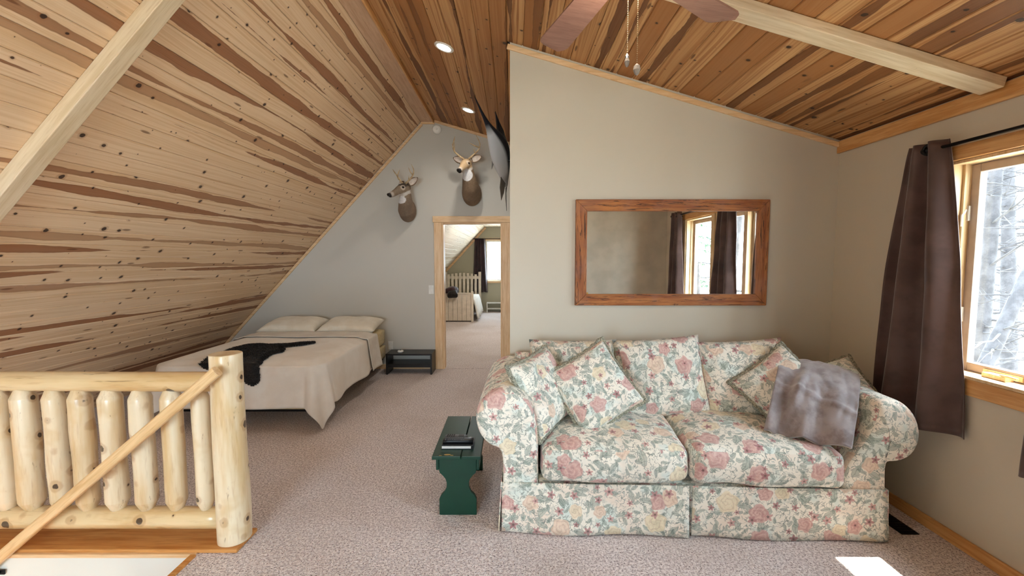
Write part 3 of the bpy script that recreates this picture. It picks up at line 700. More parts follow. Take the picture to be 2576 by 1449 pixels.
# ------------------------------------------------------------------ ceiling fan over the sitting area
FH = Vector((.40, 1.60, 0)); zc = zr(.40)
fan = thing('ceiling_fan', 'five-blade brown ceiling fan hanging over the floor before the sofa', 'ceiling fan', (FH.x, FH.y, zc))
MB().lathe([(.0001, 0), (.07, 0), (.07, -.03), (.045, -.07), (.0001, -.07)], 24, (FH.x, FH.y, zc + .01)).build('canopy', M['brass'], fan, True)
MB().tube([(FH.x, FH.y, zc), (FH.x, FH.y, 2.72)], .013, 12).build('downrod', M['brass'], fan, True)
MB().lathe([(.0001, 2.74), (.06, 2.74), (.10, 2.70), (.11, 2.64), (.10, 2.59), (.06, 2.57), (.0001, 2.57)], 28, (FH.x, FH.y, 0)).build('motor', M['brass'], fan, True)
a0 = math.atan2(2.25 - 1.60, .193 - .40)
for k in range(5):
    a = a0 + k * 2 * PI / 5
    def bl(u, v):
        r = .16 + .52 * u; wd = (.052 + .022 * u) * (1 if u < .9 else math.sqrt(max(0, 1 - ((u - .9) / .1) ** 2 * .75)))
        return Vector((r, (v * 2 - 1) * wd, .012 * (v * 2 - 1)))
    mb = MB().grid(bl, 22, 6)
    b = mb.xf(Matrix.Translation((FH.x, FH.y, 2.60)) @ Matrix.Rotation(a, 4, 'Z')).build('blade', M['fan_blade'], fan, solid=.008)
    MB().box((.09, -.02, -.004), (.24, .02, .004)).xf(Matrix.Translation((FH.x, FH.y, 2.604)) @ Matrix.Rotation(a, 4, 'Z')).build('blade_iron', M['brass'], fan, bevel=.002)
MB().lathe([(.0001, 2.535), (.05, 2.54), (.085, 2.56), (.10, 2.585)], 24, (FH.x, FH.y, 0)).build('lamp_bowl', M['fan_lamp'], fan, True)
MB().lathe([(.0001, 2.488), (.008, 2.492), (.010, 2.51), (.010, 2.54), (.0001, 2.54)], 12, (FH.x + .02, FH.y + .02, 0)).build('finial', M['brass'], fan, True)
d = bpy.data.lights.new('fan_lamp', 'POINT'); d.energy = 8; d.color = (1, .90, .74); d.shadow_soft_size = .08
l = bpy.data.objects.new('fan_lamp', d); C.objects.link(l); l.location = (FH.x, FH.y, 2.47)
for px, py, zb, flat in ((.416, 1.62, 2.285, 0), (.452, 1.62, 2.25, 1)):
    ch = MB()
    n = 44
    for i in range(n):
        z = 2.56 - (2.56 - zb) * i / n
        ch.lathe([(.0003, -.0026), (.0022, 0), (.0003, .0026)], 6, (px, py, z))
    pc = ch.build('pull_chain', M['chain'], fan, kind='stuff')
    if flat: MB().lathe([(.0005, -.042), (.008, -.036), (.0135, -.022), (.011, -.008), (.003, 0)], 10, (px, py, zb)).build('pendant', M['crystal'], pc)
    else: MB().lathe([(.0005, -.048), (.007, -.042), (.010, -.028), (.006, -.016), (.008, -.010), (.003, 0)], 8, (px, py, zb)).build('pendant', M['crystal'], pc)
# ------------------------------------------------------------------ sofa
SO = (0.99, 2.325, 0); SRZ = -0.040
sofa = thing('sofa', 'two-seat sofa in pink and green floral chintz with rolled arms and skirt', 'sofa', SO, SRZ)
def arm_profile(scale=1.0, r=.165):
    c = (.19, .635); P = [(0.0, .06), (0.0, .20), (0.0, .36), (.004, .50), (.012, .58)]
    for k in range(13):
        a = math.radians(170 - k * 19.5); P.append((c[0] + r * 1.03 * math.cos(a), c[1] + r * math.sin(a)))
    P += [(.225, .485), (.205, .43), (.20, .34), (.205, .22), (.21, .06)]
    return P
def arm(side):
    base = arm_profile(); mb = MB(); rings = []
    cx = sum(p[0] for p in base) / len(base); cz = sum(p[1] for p in base) / len(base)
    for y, sc in ((-.012, .30), (-.012, .62), (-.008, .84), (.004, .95), (.022, 1.0), (.10, 1.0), (.22, 1.0), (.36, 1.0), (.50, 1.0), (.64, 1.0), (.78, 1.0), (.82, .96)):
        ring = []
        for j, (ox, oz) in enumerate(base):
            o2 = cx + (ox - cx) * sc; z2 = cz + (oz - cz) * sc
            lump = noi(ox * 7 + side * 3, y * 6, oz * 7) * .012
            dr_ = max(0, oz - .45)
            o2 += lump * (1 if oz > .4 else .3); z2 += lump * .6 * (1 if oz > .45 else 0)
            z2 += dr_ * (.05 + .10 * y)
            if side > 0:
                inn = max(0, 1 - max(0, ox) / .12); o2 += .26 * max(0, min(oz, .72) - .34) * inn + dr_ * .06 * (1 - y) - .05 * inn * max(0, 1 - abs(oz - .34) / .2); z2 -= (.16 * max(0, ox - .12) + .02) * (oz > .45); o2 += .02 * (oz > .5)
            ring.append(Vector((side * (.84 + o2), y, z2)))
        rings.append(ring if side > 0 else ring[::-1])
    mb.loft(rings)
    return mb.build('arm', M['floral'], sofa, True, sub=1, local=True, uv=True)
arm(-1); arm(1)
# frame under the cushions and the rolled back
fr = MB(); fr.box((-.845, .02, .04), (.845, .80, .295)); fr.build('base', M['floral'], sofa, False, bevel=.02, local=True, uv=True)
bk = MB()
def back_fn(u, v):
    x = -1.00 + 2.0 * u; prof = [(.62, .30), (.66, .55), (.70, .74), (.735, .83), (.78, .85), (.83, .83), (.85, .72), (.855, .40), (.855, .05)]
    t = v * (len(prof) - 1); i = min(int(t), len(prof) - 2); f_ = t - i
    y = prof[i][0] * (1 - f_) + prof[i + 1][0] * f_; z = prof[i][1] * (1 - f_) + prof[i + 1][1] * f_
    return Vector((x, y + .006 * noi(x * 4, z * 4, 0), z))
bk.grid(back_fn, 24, 24).build('back', M['floral'], sofa, True, local=True, uv=True, solid=.02)
# skirt: two front panels that part at the middle, two side panels
def skirt(x0, x1, seed):
    def fn(u, v):
        x = x0 + (x1 - x0) * u; z = .008 + .285 * (1 - v) 
        e = v * (.010 * math.sin(x * 9 + seed) + .014 * noi(x * 3, seed, 0)) + .012 * v
        return Vector((x, -.014 - e - .006 * (1 - abs(2 * u - 1)), z - (.004 * math.sin(x * 7 + seed)) * v))
    MB().grid(fn, 40, 8).build('skirt_panel', M['floral'], sofa, True, local=True, uv=True, solid=.006)
skirt(-1.048, -.010, 1.0); skirt(.008, 1.048, 4.0)
for sd in (-1, 1):
    def fn(u, v):
        y = -.018 + .86 * u; return Vector((sd * (1.050 + .016 * v + .006 * v * math.sin(y * 9)), y, .008 + .285 * (1 - v)))
    MB().grid(fn, 24, 6).build('skirt_panel', M['floral'], sofa, True, local=True, uv=True, solid=.006)
MB().box((-.03, .004, .006), (.03, .012, .28)).build('kick_pleat', M['floral'], sofa, local=True, uv=True)
# seat cushions
for k, x in enumerate((-.417, .417)):
    mb = rbox(.413, .335, .105, .055, .045, 18, .03, .012, 3.0 * k); mb.xf(TRS((x, .305, .405), rx=1.0 + .6 * k, ry=-.8 if k == 0 else 1.2))
    mb.build('seat_cushion', M['floral'], sofa, True, local=True, uv=True)
# three loose back cushions
for k, (x, y, z, ww, hh, lean, roll, yaw) in enumerate(((-.585, .615, .725, .62, .52, -17, 0, 2), (.005, .585, .735, .60, .55, -19, -4.5, 0), (.560, .600, .725, .60, .54, -18, -4, -3))):
    mb, ln = pillow(ww, hh, .20, 20, .05, 5.0 * k + 1, .016, .25); mb.xf(TRS((x, y, z), rx=lean, ry=roll, rz=yaw))
    mb.build('back_cushion', M['floral'], sofa, True, local=True, uv=True)
# throw pillows with a braided edge
def throw_pillow(label, loc, w_, t_, lean, roll, yaw, seed):
    o = thing('throw_pillow', label, 'pillow', loc, 0, 'floral throw pillows with braided edge')
    mb, ln = pillow(w_, w_, t_, 20, .09, seed, .012)
    m = TRS((0, 0, 0), rx=lean, rz=yaw) @ Matrix.Rotation(math.radians(roll), 4, 'Y')
    me = mb.mesh('cover'); me.materials.append(M['floral']); box_uv(me); me.transform(m)
    for p in me.polygons: p.use_smooth = True
    c = bpy.data.objects.new('cover', me); C.objects.link(c); c.parent = o
    pts = ln + ln[:1]; bt = MB(); rr = []; fine = []
    for i in range(len(pts) - 1):
        for q in range(3): fine.append(pts[i].lerp(pts[i + 1], q / 3))
    n = len(fine)
    rings = []
    for i in range(n + 1):
        p = fine[i % n]; t = (fine[(i + 1) % n] - fine[i - 1]).normalized(); a = Vector((0, 1, 0)); b = t.cross(a).normalized(); a = b.cross(t)
        tw = i * .9
        rings.append([p + (a * math.cos(2 * PI * k / 8) + b * math.sin(2 * PI * k / 8)) * (.0125 + .0035 * math.sin(2 * (2 * PI * k / 8) + tw)) for k in range(8)])
    bt.loft(rings).xf(m).build('braided_trim', M['braid'], o, True, local=True)
    return o
throw_pillow('floral throw pillow slumped on edge against the left rolled sofa arm', (.190, 2.635, .730), .47, .17, -26, -6, 54, 2.0)
throw_pillow('floral throw pillow standing on its corner like a diamond, big cream rose', (.515, 2.665, .735), .475, .17, -27, -30, 4, 9.0)
throw_pillow('floral throw pillow with one corner showing beside the grey throw, over the seat', (1.715, 2.69, .725), .44, .15, -32, -44, -22, 14.0)
throw_pillow('floral throw pillow peeping out behind the grey throw over the right sofa arm', (2.015, 2.66, .715), .42, .14, -46, -30, -34, 21.0)
# grey plush throw hung over those pillows
T0, T1, B0, B1 = Vector((1.755, 2.80, .885)), Vector((2.105, 2.585, .835)), Vector((1.475, 2.475, .530)), Vector((1.815, 2.250, .535))
nrm = ((T1 - T0).cross(B0 - T0)).normalized(); nrm = nrm if nrm.y < 0 else -nrm
def throw_fn(u, v):
    if v < .18:
        k = v / .18; top = T0.lerp(T1, u); p = top + Vector((.10, .16, -.16)) * (1 - k) ** 1.4 + Vector((0, 0, .03)) * math.sin(PI * k)
    else:
        k = (v - .18) / .82; p = T0.lerp(T1, u).lerp(B0.lerp(B1, u), k)
    k = max(0, (v - .18) / .82)
    p = p + Vector((0, 0, .022)) * math.sin(PI * u) * (1 - k) 
    p += nrm * (.075 * math.sin(PI * min(1, k * 1.02)) ** .8 + .014 * noi(u * 3, v * 4, 2.2) + .010 * noi(u * 9, v * 3, 5.0) + .006 * noi(u * 15, v * 12, 9) )
    fold = math.exp(-((u - .30 + .22 * (k - .5)) / .05) ** 2) * .028 * math.sin(PI * k) - math.exp(-((u - .84) / .06) ** 2) * .025 * k + .026 * k * math.sin(u * 15 + 1 + 1.2 * math.sin(k * 3)) + .012 * math.exp(-((k - .45 - .2 * u) / .03) ** 2)
    p += nrm * fold
    return p
o = MB().grid(throw_fn, 60, 60).build('throw_blanket', M['throw'], None, True, solid=.012, origin=(1.8, 2.5, .7))
tag(o, 'grey plush throw blanket hanging over the pillows at the right arm of the floral sofa', 'blanket')

# ------------------------------------------------------------------ green bench and what lies on it
gb = thing('bench', 'small dark green painted wooden bench beside the sofa, with cut-out end boards', 'bench', (-.325, 2.81, 0))
for a, b in ((-.474, -.305), (-.298, -.184)):
    MB().box((a, 2.482, .358), (b, 3.135, .380)).build('top_board', M['green_paint'], gb, bevel=.003)
prof = [(0, 0), (.112, 0), (.112, .10), (.100, .125), (.080, .145), (.068, .17), (.066, .20), (.074, .225), (.092, .248), (.108, .262), (.112, .28), (.112, .358), (0, .358)]
poly = [(-.326 + x, z) for x, z in prof] + [(-.326 - x, z) for x, z in prof[::-1] if x > 0]
for y in (2.515, 3.06):
    MB().prism(poly, 'y', y, y + .024).build('end_board', M['green_paint'], gb, bevel=.002)
for x in (-.454, -.212):
    MB().box((x, 2.505, .285), (x + .016, 3.10, .358)).build('apron', M['green_paint'], gb, bevel=.002)
M['bare_wood'] = plain('bare_chipped_wood', srgb(178, 150, 96), .8)
for x, y, a, sd in ((-.385, 2.505, .016, 1), (-.357, 2.496, .008, 5), (-.425, 2.494, .007, 9)):
    MB().prism([(x + a * (1.3 + .7 * noi(k, sd, 0)) * math.cos(k * .7), y + a * .6 * (1 + .6 * noi(k, sd, 3)) * math.sin(k * .7)) for k in range(9)], 'z', .3798, .3804).build('chipped_spot', M['bare_wood'], gb)
bkx = thing('book', 'black covered book lying flat on the green bench under a remote', 'book', (-.335, 2.65, .380))
MB().box((-.432, 2.575, .380), (-.236, 2.70, .384)).build('cover', M['black_plastic'], bkx, bevel=.001)
MB().box((-.430, 2.579, .384), (-.252, 2.698, .398)).build('pages', M['paper'], bkx)
MB().box((-.432, 2.580, .398), (-.236, 2.70, .403)).build('cover', M['black_plastic'], bkx, bevel=.001)
def remote(label, c, L, W, rz, body, keys, screen):
    t = thing('remote_control', label, 'remote control', c, rz)
    mb = rbox(L / 2, W / 2, .010, .006, .002, 6); mb.xf(Matrix.Translation((0, 0, .0105))).build('casing', body, t, True, local=True)
    for i in range(keys[0]):
        for j in range(keys[1]):
            x = -L / 2 + .02 + i * .0135; y = -W / 2 + .010 + j * ((W - .02) / max(1, keys[1] - 1))
            MB().box((x - .004, y - .003, .020), (x + .004, y + .003, .0235)).build('button', M['grey_plastic'] if body is M['black_plastic'] else M['black_plastic'], t, local=True)
    if screen: MB().box((L * .12, -W * .3, .0205), (L * .36, W * .3, .0232)).build('display', M['black_plastic'], t, local=True)
remote('long black remote control lying on the black book', (-.335, 2.632, .403), .19, .052, .03, M['black_plastic'], (9, 3), False)
remote('grey remote control with small dark display behind the black one', (-.362, 2.735, .380), .145, .045, -.04, M['grey_plastic'], (4, 3), True)
t = thing('paper_slip', 'small white paper slip on the green bench beside the remotes', 'paper', (-.262, 2.725, .380)); MB().box((-.275, 2.705, .3805), (-.248, 2.745, .382)).build('sheet', M['paper'], t)
t = thing('crumpled_tissue', 'tiny crumpled white scrap on the right end of the black book', 'tissue', (-.262, 2.665, .403))
mb = rbox(.012, .010, .007, .005, 0, 6, 0, .012, 3.0); mb.xf(Matrix.Translation((-.268, 2.668, .410))).build('scrap', M['paper'], t, True)

# ------------------------------------------------------------------ mirror
mr = thing('mirror', 'wide wall mirror in a rough brown oak frame above the sofa', 'mirror', (1.18, YB, 1.58))
mx0, mx1, mz0, mz1, fwid = .468, 1.892, 1.195, 1.976, .085
y0, y1 = YB - .030, YB - .002
MB().prism([(mx0, mz1), (mx1, mz1), (mx1 - fwid, mz1 - fwid), (mx0 + fwid, mz1 - fwid)], 'y', y0, y1).build('frame_rail', M['oak_x'], mr, bevel=.004)
MB().prism([(mx0, mz0), (mx0 + fwid, mz0 + fwid), (mx1 - fwid, mz0 + fwid), (mx1, mz0)], 'y', y0, y1).build('frame_rail', M['oak_x'], mr, bevel=.004)
MB().prism([(mx0, mz0), (mx0, mz1), (mx0 + fwid, mz1 - fwid), (mx0 + fwid, mz0 + fwid)], 'y', y0, y1).build('frame_stile', M['oak_z'], mr, bevel=.004)
MB().prism([(mx1, mz0), (mx1 - fwid, mz0 + fwid), (mx1 - fwid, mz1 - fwid), (mx1, mz1)], 'y', y0, y1).build('frame_stile', M['oak_z'], mr, bevel=.004)
MB().box((mx0 + fwid - .006, y1 - .012, mz0 + fwid - .006), (mx1 - fwid + .006, y1 - .009, mz1 - fwid + .006)).build('glass', M['silver'], mr)
MB().box((mx0 + fwid, y1 - .016, mz0 + fwid), (mx0 + fwid + .014, y1 - .0125, mz0 + fwid + .012)).build('clip', M['brass'], mr)

# ------------------------------------------------------------------ curtains
rod = thing('curtain_rod', 'thin black curtain rod across the top of the right-hand windows', 'curtain rod', (2.32, 1.2, 2.145))
MB().tube([(2.32, 2.46, 2.145), (2.32, .12, 2.145)], .009, 12).build('rod', M['black_metal'], rod, True)
for y in (2.475, .105): MB().lathe([(.0001, -.028), (.017, -.018), (.022, 0), (.017, .018), (.0001, .028)], 16).xf(Matrix.Translation((2.32, y, 2.145)) @ Matrix.Rotation(PI / 2, 4, 'X')).build('finial', M['black_metal'], rod, True)
for y in (2.402, 1.30, .36): MB().tube([(2.32, y, 2.133), (2.37, y, 2.12), (2.382, y, 2.12)], .006, 8).build('bracket', M['black_metal'], rod)
def curtain(label, y_near_top, y_far_top, y_near, y_far, xin, z0, z1, folds, mat, seed, axis='y', group=None, x_wall=None):
    yc = (y_near + y_far) / 2
    t = thing('curtain', label, 'curtain', (xin, yc, z0) if axis == 'y' else (yc, xin, z0), group=group)
    def fn(u, v):
        k = 1 - v
        a = y_near_top + (y_far_top - y_near_top) * u; b = y_near + (y_far - y_near) * u
        s_ = v ** .8; y = a * (1 - s_) + b * s_
        amp = .028 + .034 * v
        d_ = amp * math.sin(u * folds * 2 * PI + seed + .8 * math.sin(v * 2.2 + seed)) + .010 * noi(u * 4 + seed, v * 3, 0) + .006 * noi(u * 9, v * 6, seed)
        z = z1 + (z0 - z1) * v + (.006 * math.sin(u * 9 + seed) * v)
        return Vector((xin + d_, y, z)) if axis == 'y' else Vector((y, xin + d_, z))
    MB().grid(fn, 70, 40).build('panel', mat, t, True, solid=.004)
    return t
def grommets(t, ys):
    for y in ys:
        mb = MB(); n = 20; rings = []
        for i in range(n + 1):
            a = 2 * PI * i / n; c = Vector((2.296, y, 2.145)) + Vector((0, math.cos(a), math.sin(a))) * .026; rad = Vector((0, math.cos(a), math.sin(a)))
            rings.append([c + rad * (.007 * math.cos(2 * PI * k / 8)) + Vector((1, 0, 0)) * (.007 * math.sin(2 * PI * k / 8)) for k in range(8)])
        mb.loft(rings).build('grommet', M['black_metal'], t, True)
c1 = curtain('dark brown satin curtain gathered at the corner end of the rod, behind the sofa arm', 2.365, 2.575, 2.20, 2.76, 2.31, .60, 2.185, 2.3, M['curtain'], .6); grommets(c1, (2.44,))
c2 = curtain('dark brown satin curtain hanging between the two right-hand windows', 1.57, 1.88, 1.42, 1.925, 2.31, .585, 2.185, 3.0, M['curtain'], 2.0); grommets(c2, (1.72,))
c3 = curtain('dark brown satin curtain at the rod end away from the sofa, seen in the mirror', .18, .44, .12, .56, 2.31, .59, 2.185, 2.6, M['curtain'], 4.0); grommets(c3, (.33,))
# floor register beside the sofa
rg = thing('floor_register', 'dark brown metal floor register in the carpet between sofa and right wall', 'floor vent', (2.235, 2.46, 0))
MB().box((2.185, 2.325, .001), (2.285, 2.635, .006)).build('frame', M['black_metal'], rg, bevel=.002)
for i in range(12): MB().box((2.197, 2.343 + i * .0235, .006), (2.273, 2.355 + i * .0235, .010)).build('slat', M['black_metal'], rg)

# ------------------------------------------------------------------ log railing round the stair opening
PX, PY = -1.518, 2.268
rail = thing('log_railing', 'peeled log stair railing with round balusters and a thick end post', 'railing', (PX, PY, .022))
def wobble_log(a, b, r0, r1, n=16, seg=14, seed=0.0, ends=None, amp=.06):
    a, b = Vector(a), Vector(b); t = (b - a).normalized(); up = Vector((0, 1, 0)) if abs(t.y) < .9 else Vector((1, 0, 0)); p = t.cross(up).normalized(); q = p.cross(t)
    L = (b - a).length; st = [i / seg for i in range(seg + 1)]; rings = []
    es = []
    if ends: es = [(0.0, ends[1]), (ends[0] * .5 / L, (1 + ends[1]) / 2), (ends[0] * .94 / L, .985), (ends[0] / L, 1.0)]
    fr_ = [(s_, f_) for s_, f_ in es] + [(s_, 1.0) for s_ in st if (not ends or ends[0] / L < s_ < 1 - ends[0] / L)] + [(1 - s_, f_) for s_, f_ in reversed(es)]
    for s_, f_ in fr_:
        c = a.lerp(b, s_) + p * noi(s_ * 2, seed, 0) * r0 * amp * 2 + q * noi(s_ * 2, seed, 5) * r0 * amp * 2
        r = (r0 + (r1 - r0) * s_) * f_ * (1 + amp * noi(s_ * 4, seed, 9))
        rings.append([c + (p * math.cos(2 * PI * k / n) + q * math.sin(2 * PI * k / n)) * r * (1 + .05 * noi(math.cos(2 * PI * k / n) * 1.5 + seed, math.sin(2 * PI * k / n) * 1.5, s_ * 2)) for k in range(n)])
    return MB().loft(rings)
wobble_log((PX + .004, PY, .022), (PX - .002, PY, 1.045), .083, .077, 28, 20, 3.0, amp=.02).build('post', M['log'], rail, True, bevel=.004)
for f_ in rail.children: 
    for p in f_.data.polygons:
        if len(p.vertices) > 4: p.use_smooth = False
wobble_log((XL + .1 + 1.2, PY, .895), (PX - .05, PY, .892), .052, .053, 22, 22, 8.0, amp=.03).build('top_rail', M['log_x'], rail, True)
wobble_log((XL + .1 + 1.2, PY, .142), (PX - .05, PY, .140), .060, .056, 22, 22, 12.0, amp=.03).build('bottom_rail', M['log_x'], rail, True)
bx = [-1.661, -1.818, -1.981, -2.141, -2.296, -2.441, -2.598, -2.735, -2.88, -3.03]
br = [.043, .050, .052, .053, .052, .050, .056, .052, .05, .05]
for i, (x, r) in enumerate(zip(bx, br)):
    dx = (.004, .002, .004, .004, .012, .008, .012, .010, .01, 0)[i]
    wobble_log((x + .0, PY, .175), (x - dx, PY, .868), r, r * 1.02, 18, 12, 20.0 + i, ends=(.066, .50), amp=.05).build('baluster', M['log'], rail, True)
hr = bpy.data.objects.new
a, b = Vector((-1.475, 2.135, .985)), Vector((-2.80, 2.135, -.125))
t_ = (b - a).normalized(); up = Vector((0, -1, 0)).cross(t_).normalized(); up = up if up.z > 0 else -up
hb = MB(); n = 12
ring = [(.022 * math.copysign(abs(math.cos(2 * PI * k / n)) ** .6, math.cos(2 * PI * k / n)), .028 * math.copysign(abs(math.sin(2 * PI * k / n)) ** .6, math.sin(2 * PI * k / n))) for k in range(n)]
Lh = (b - a).length
hb.loft([[Vector((x, u, v)) for u, v in ring] for x in (0, Lh)])
hand = hb.build('handrail', M['handrail'], rail, False, bevel=.003, local=True)
hm = Matrix((t_, up.cross(t_), up)).transposed().to_4x4(); hm.translation = a - Vector(rail.location); hand.matrix_local = hm
hmi = (Matrix.Translation(rail.location) @ hm).inverted()
for s_ in (.93,):
    p = a.lerp(b, s_); MB().tube([p - up * .026, p - up * .05 + Vector((0, .01, 0)), p - up * .055 + Vector((0, .028, 0))], .007, 8).xf(hmi).build('bracket', M['black_metal'], hand, True, local=True)
    MB().box(tuple(p - up * .055 + Vector((-.02, .018, -.012))), tuple(p - up * .055 + Vector((.02, .024, .012)))).xf(hmi).build('bracket_plate', M['black_metal'], hand, local=True)

# ------------------------------------------------------------------ bed under the slope
BX0, BX1, BY0, BY1, BT = -3.20, -1.74, 3.83, 5.93, .60
bed = thing('bed', 'double bed with ivory mattress under the sloped plank ceiling', 'bed', ((BX0 + BX1) / 2, (BY0 + BY1) / 2, 0))
fr = MB()
for x in (BX0 + .06, (BX0 + BX1) / 2, BX1 - .06): fr.box((x - .018, BY0 + .05, .145), (x + .018, BY1 - .02, .17))
for y in (BY0 + .12, (BY0 + BY1) / 2, BY1 - .12): fr.box((BX0 + .05, y - .018, .125), (BX1 - .05, y + .018, .147))
fr.build('frame', M['black_metal'], bed)
for x in (BX0 + .22, BX1 - .22):
    for y in (BY0 + .40, (BY0 + BY1) / 2, BY1 - .14): MB().tube([(x, y, 0), (x, y, .03), (x, y, .13)], [.02, .016, .016], 10).build('leg', M['black_metal'], bed, True)
rbox((BX1 - BX0) / 2, (BY1 - BY0) / 2, .095, .035, 0, 10).xf(Matrix.Translation(((BX0 + BX1) / 2, (BY0 + BY1) / 2, .265))).build('box_spring', M['mattress'], bed, True)
rbox((BX1 - BX0) / 2, (BY1 - BY0) / 2, .112, .05, .006, 12).xf(Matrix.Translation(((BX0 + BX1) / 2, (BY0 + BY1) / 2, .472))).build('mattress', M['mattress'], bed, True)
def drape(s_, t, lift, flare=.05, wave=1.0):
    """flat cloth coordinates (metres) to a surface that lies on the bed top and hangs down its edges"""
    rc = .13
    qx = s_ - (BX1 - rc) if s_ > BX1 - rc else min(0, s_ - (BX0 + rc)); qy = max(0, BY0 + rc - t)
    sg = 1 if qx >= 0 else -1; r = math.hypot(qx, qy); top = BT + lift
    if r <= rc:
        e = rc - r
        z = top - .028 * max(0, 1 - e / .10) ** 2 + .008 * noi(s_ * 2.2, t * 2.2, 1) * min(1, e / .1) + .004 * noi(s_ * 8, t * 8, 2)
        return Vector((s_, t, z))
    a_2 = math.atan2(qy, abs(qx)); dist = r - rc; corner = math.sin(2 * a_2)
    drop = max(0, dist - .03); out = lift + .022 * min(1, dist / .04) + flare * min(1, dist / .5)
    out += corner ** 2 * .07 * dist / .5 + .085 * dist * math.sin(a_2 * 8.0 - 1.2) * (corner > 0) * min(1, corner * 2)
    along = s_ if qy > abs(qx) else t
    out += wave * dist * (.06 * math.sin(along * 8.0 + 1.0) + .06 * noi(along * 3, dist * 1.5, 4)) * (1 - corner)
    z = max(top - .028 - drop, .012 + lift)
    cxn = sg * rc * math.cos(a_2) + (BX1 - rc if sg > 0 else BX0 + rc) if qx != 0 else s_
    cyn = BY0 + rc - rc * math.sin(a_2) if qy > 0 else t
    return Vector((cxn + sg * math.cos(a_2) * out if qx != 0 else cxn, cyn - math.sin(a_2) * out, z))
DR, DF = .40, .40
def spread_fn(u, v):
    s_ = BX0 - .35 + (BX1 + DR - BX0 + .35) * u; t = BY0 - DF + (5.14 - BY0 + DF) * v
    return drape(s_, t, .012)
o = MB().grid(spread_fn, 120, 100).build('bedspread', M['spread'], None, True, solid=.006, origin=((BX0 + BX1) / 2, 4.5, BT)); tag(o, 'cream woven bedspread covering the bed, one corner drooping to the carpet', 'bedspread')
def sheet_fn(u, v):
    s_ = BX0 - .30 + (BX1 + .42 - BX0 + .30) * u; hem = 5.00 + .02 * noi(s_ * 3, 0, 0) + (.05 * max(0, s_ - BX1) / .4)
    t = hem + (5.36 - hem) * v
    return drape(s_, t, .030, .07)
o = MB().grid(sheet_fn, 100, 20).build('bed_sheet', M['sheet'], None, True, solid=.006, origin=((BX0 + BX1) / 2, 5.2, BT)); tag(o, 'white sheet folded back in a band below the two cream pillows', 'sheet')
for x, lab, sd in ((-2.835, 'cream bed pillow on the side nearer the plank slope', 1.0), (-2.09, 'cream bed pillow on the side nearer the doorway', 6.0)):
    t = thing('bed_pillow', lab, 'pillow', (x, 5.62, .61), group='pillows on the double bed')
    mb, ln = pillow(.735, .48, .17, 20, .06, sd, .018); mb.xf(TRS((x, 5.60, .670), rx=-80, ry=1)); mb.build('case', M['pillow'], t, True)
# black pelt across the foot of the bed
caps = [((-2.70, 3.86), (-2.68, 4.30), .095, .15), ((-2.66, 4.36), (-2.16, 4.64), .13, .035), ((-2.46, 4.22), (-2.30, 3.70), .15, .075), ((-2.64, 4.40), (-2.42, 4.22), .17, .16)]
def pelt_d(x, y):
    best = -1
    for (ax, ay), (bx_, by_), ra, rb_ in caps:
        dx, dy = bx_ - ax, by_ - ay; k = max(0, min(1, ((x - ax) * dx + (y - ay) * dy) / (dx * dx + dy * dy)))
        best = max(best, ra + (rb_ - ra) * k - math.hypot(x - ax - dx * k, y - ay - dy * k))
    return best + .016 * noi(x * 12, y * 12, 0)
pel = thing('fur_pelt', 'black fur pelt spread over the foot of the cream bed, legs hanging down', 'pelt', (-2.5, 4.2, BT + .02))
mb = MB(); N = 150; ids = {}
def pv(i, j):
    if (i, j) not in ids:
        x = -3.0 + 1.0 * i / N; y = 3.25 + 1.6 * j / N; dd = max(0, pelt_d(x, y)); p = drape(x, y, .022 + .028 * min(1, dd / .05) ** .6)
        mb.v.append(p); ids[(i, j)] = len(mb.v) - 1
    return ids[(i, j)]
for j in range(N):
    for i in range(N):
        if pelt_d(-3.0 + (i + .5) / N, 3.25 + 1.6 * (j + .5) / N) > 0: mb.f.append((pv(i, j), pv(i + 1, j), pv(i + 1, j + 1), pv(i, j + 1)))
mb.build('hide', M['pelt'], pel, True)
fur = MB(); rnd = random.Random(3); cnt = 0
while cnt < 16000:
    x = rnd.uniform(-3, -2); y = rnd.uniform(3.25, 4.85); dd = pelt_d(x, y)
    if dd < .0: continue
    cnt += 1; p = drape(x, y, .022 + .026 * min(1, dd / .05) ** .6); q = drape(x, y, .075); d2 = drape(x + rnd.uniform(-.03, .03), y - rnd.uniform(.0, .04), .055)
    tip = p.lerp(d2, .55) + Vector((rnd.uniform(-.006, .006), rnd.uniform(-.006, .006), rnd.uniform(0, .008)))
    s2 = Vector((rnd.uniform(-1, 1), rnd.uniform(-1, 1), 0)).normalized() * .0035
    fur.add([p - s2, p + s2, tip], [(0, 1, 2)])
fur.build('fur', M['pelt'], pel, kind='stuff')

# ------------------------------------------------------------------ low black side table by the doorway
tb = thing('side_table', 'low black open side table on the carpet between bed and doorway', 'table', (-1.37, 5.78, 0))
MB().box((-1.672, 5.655, .258), (-1.062, 5.94, .280)).build('top', M['black_wood'], tb, bevel=.002)
for x in (-1.672, -1.084): MB().box((x, 5.66, 0), (x + .022, 5.935, .258)).build('side_panel', M['black_wood'], tb, bevel=.002)
MB().box((-1.65, 5.665, .125), (-1.084, 5.93, .143)).build('shelf', M['black_wood'], tb, bevel=.002)
MB().box((-1.65, 5.672, .095), (-1.084, 5.688, .125)).build('rail', M['black_wood'], tb)
t = thing('alarm_puck', 'small round white gadget with grey button on the black side table', 'gadget', (-1.50, 5.76, .28))
MB().lathe([(.0001, 0), (.036, 0), (.042, .010), (.036, .024), (.018, .030), (.0001, .030)], 20, (-1.50, 5.76, .2805)).build('body', M['white_plastic'], t, True)
MB().lathe([(.0001, 0), (.012, 0), (.010, .005), (.0001, .005)], 14, (-1.50, 5.75, .310)).build('button', M['grey_plastic'], t, True)
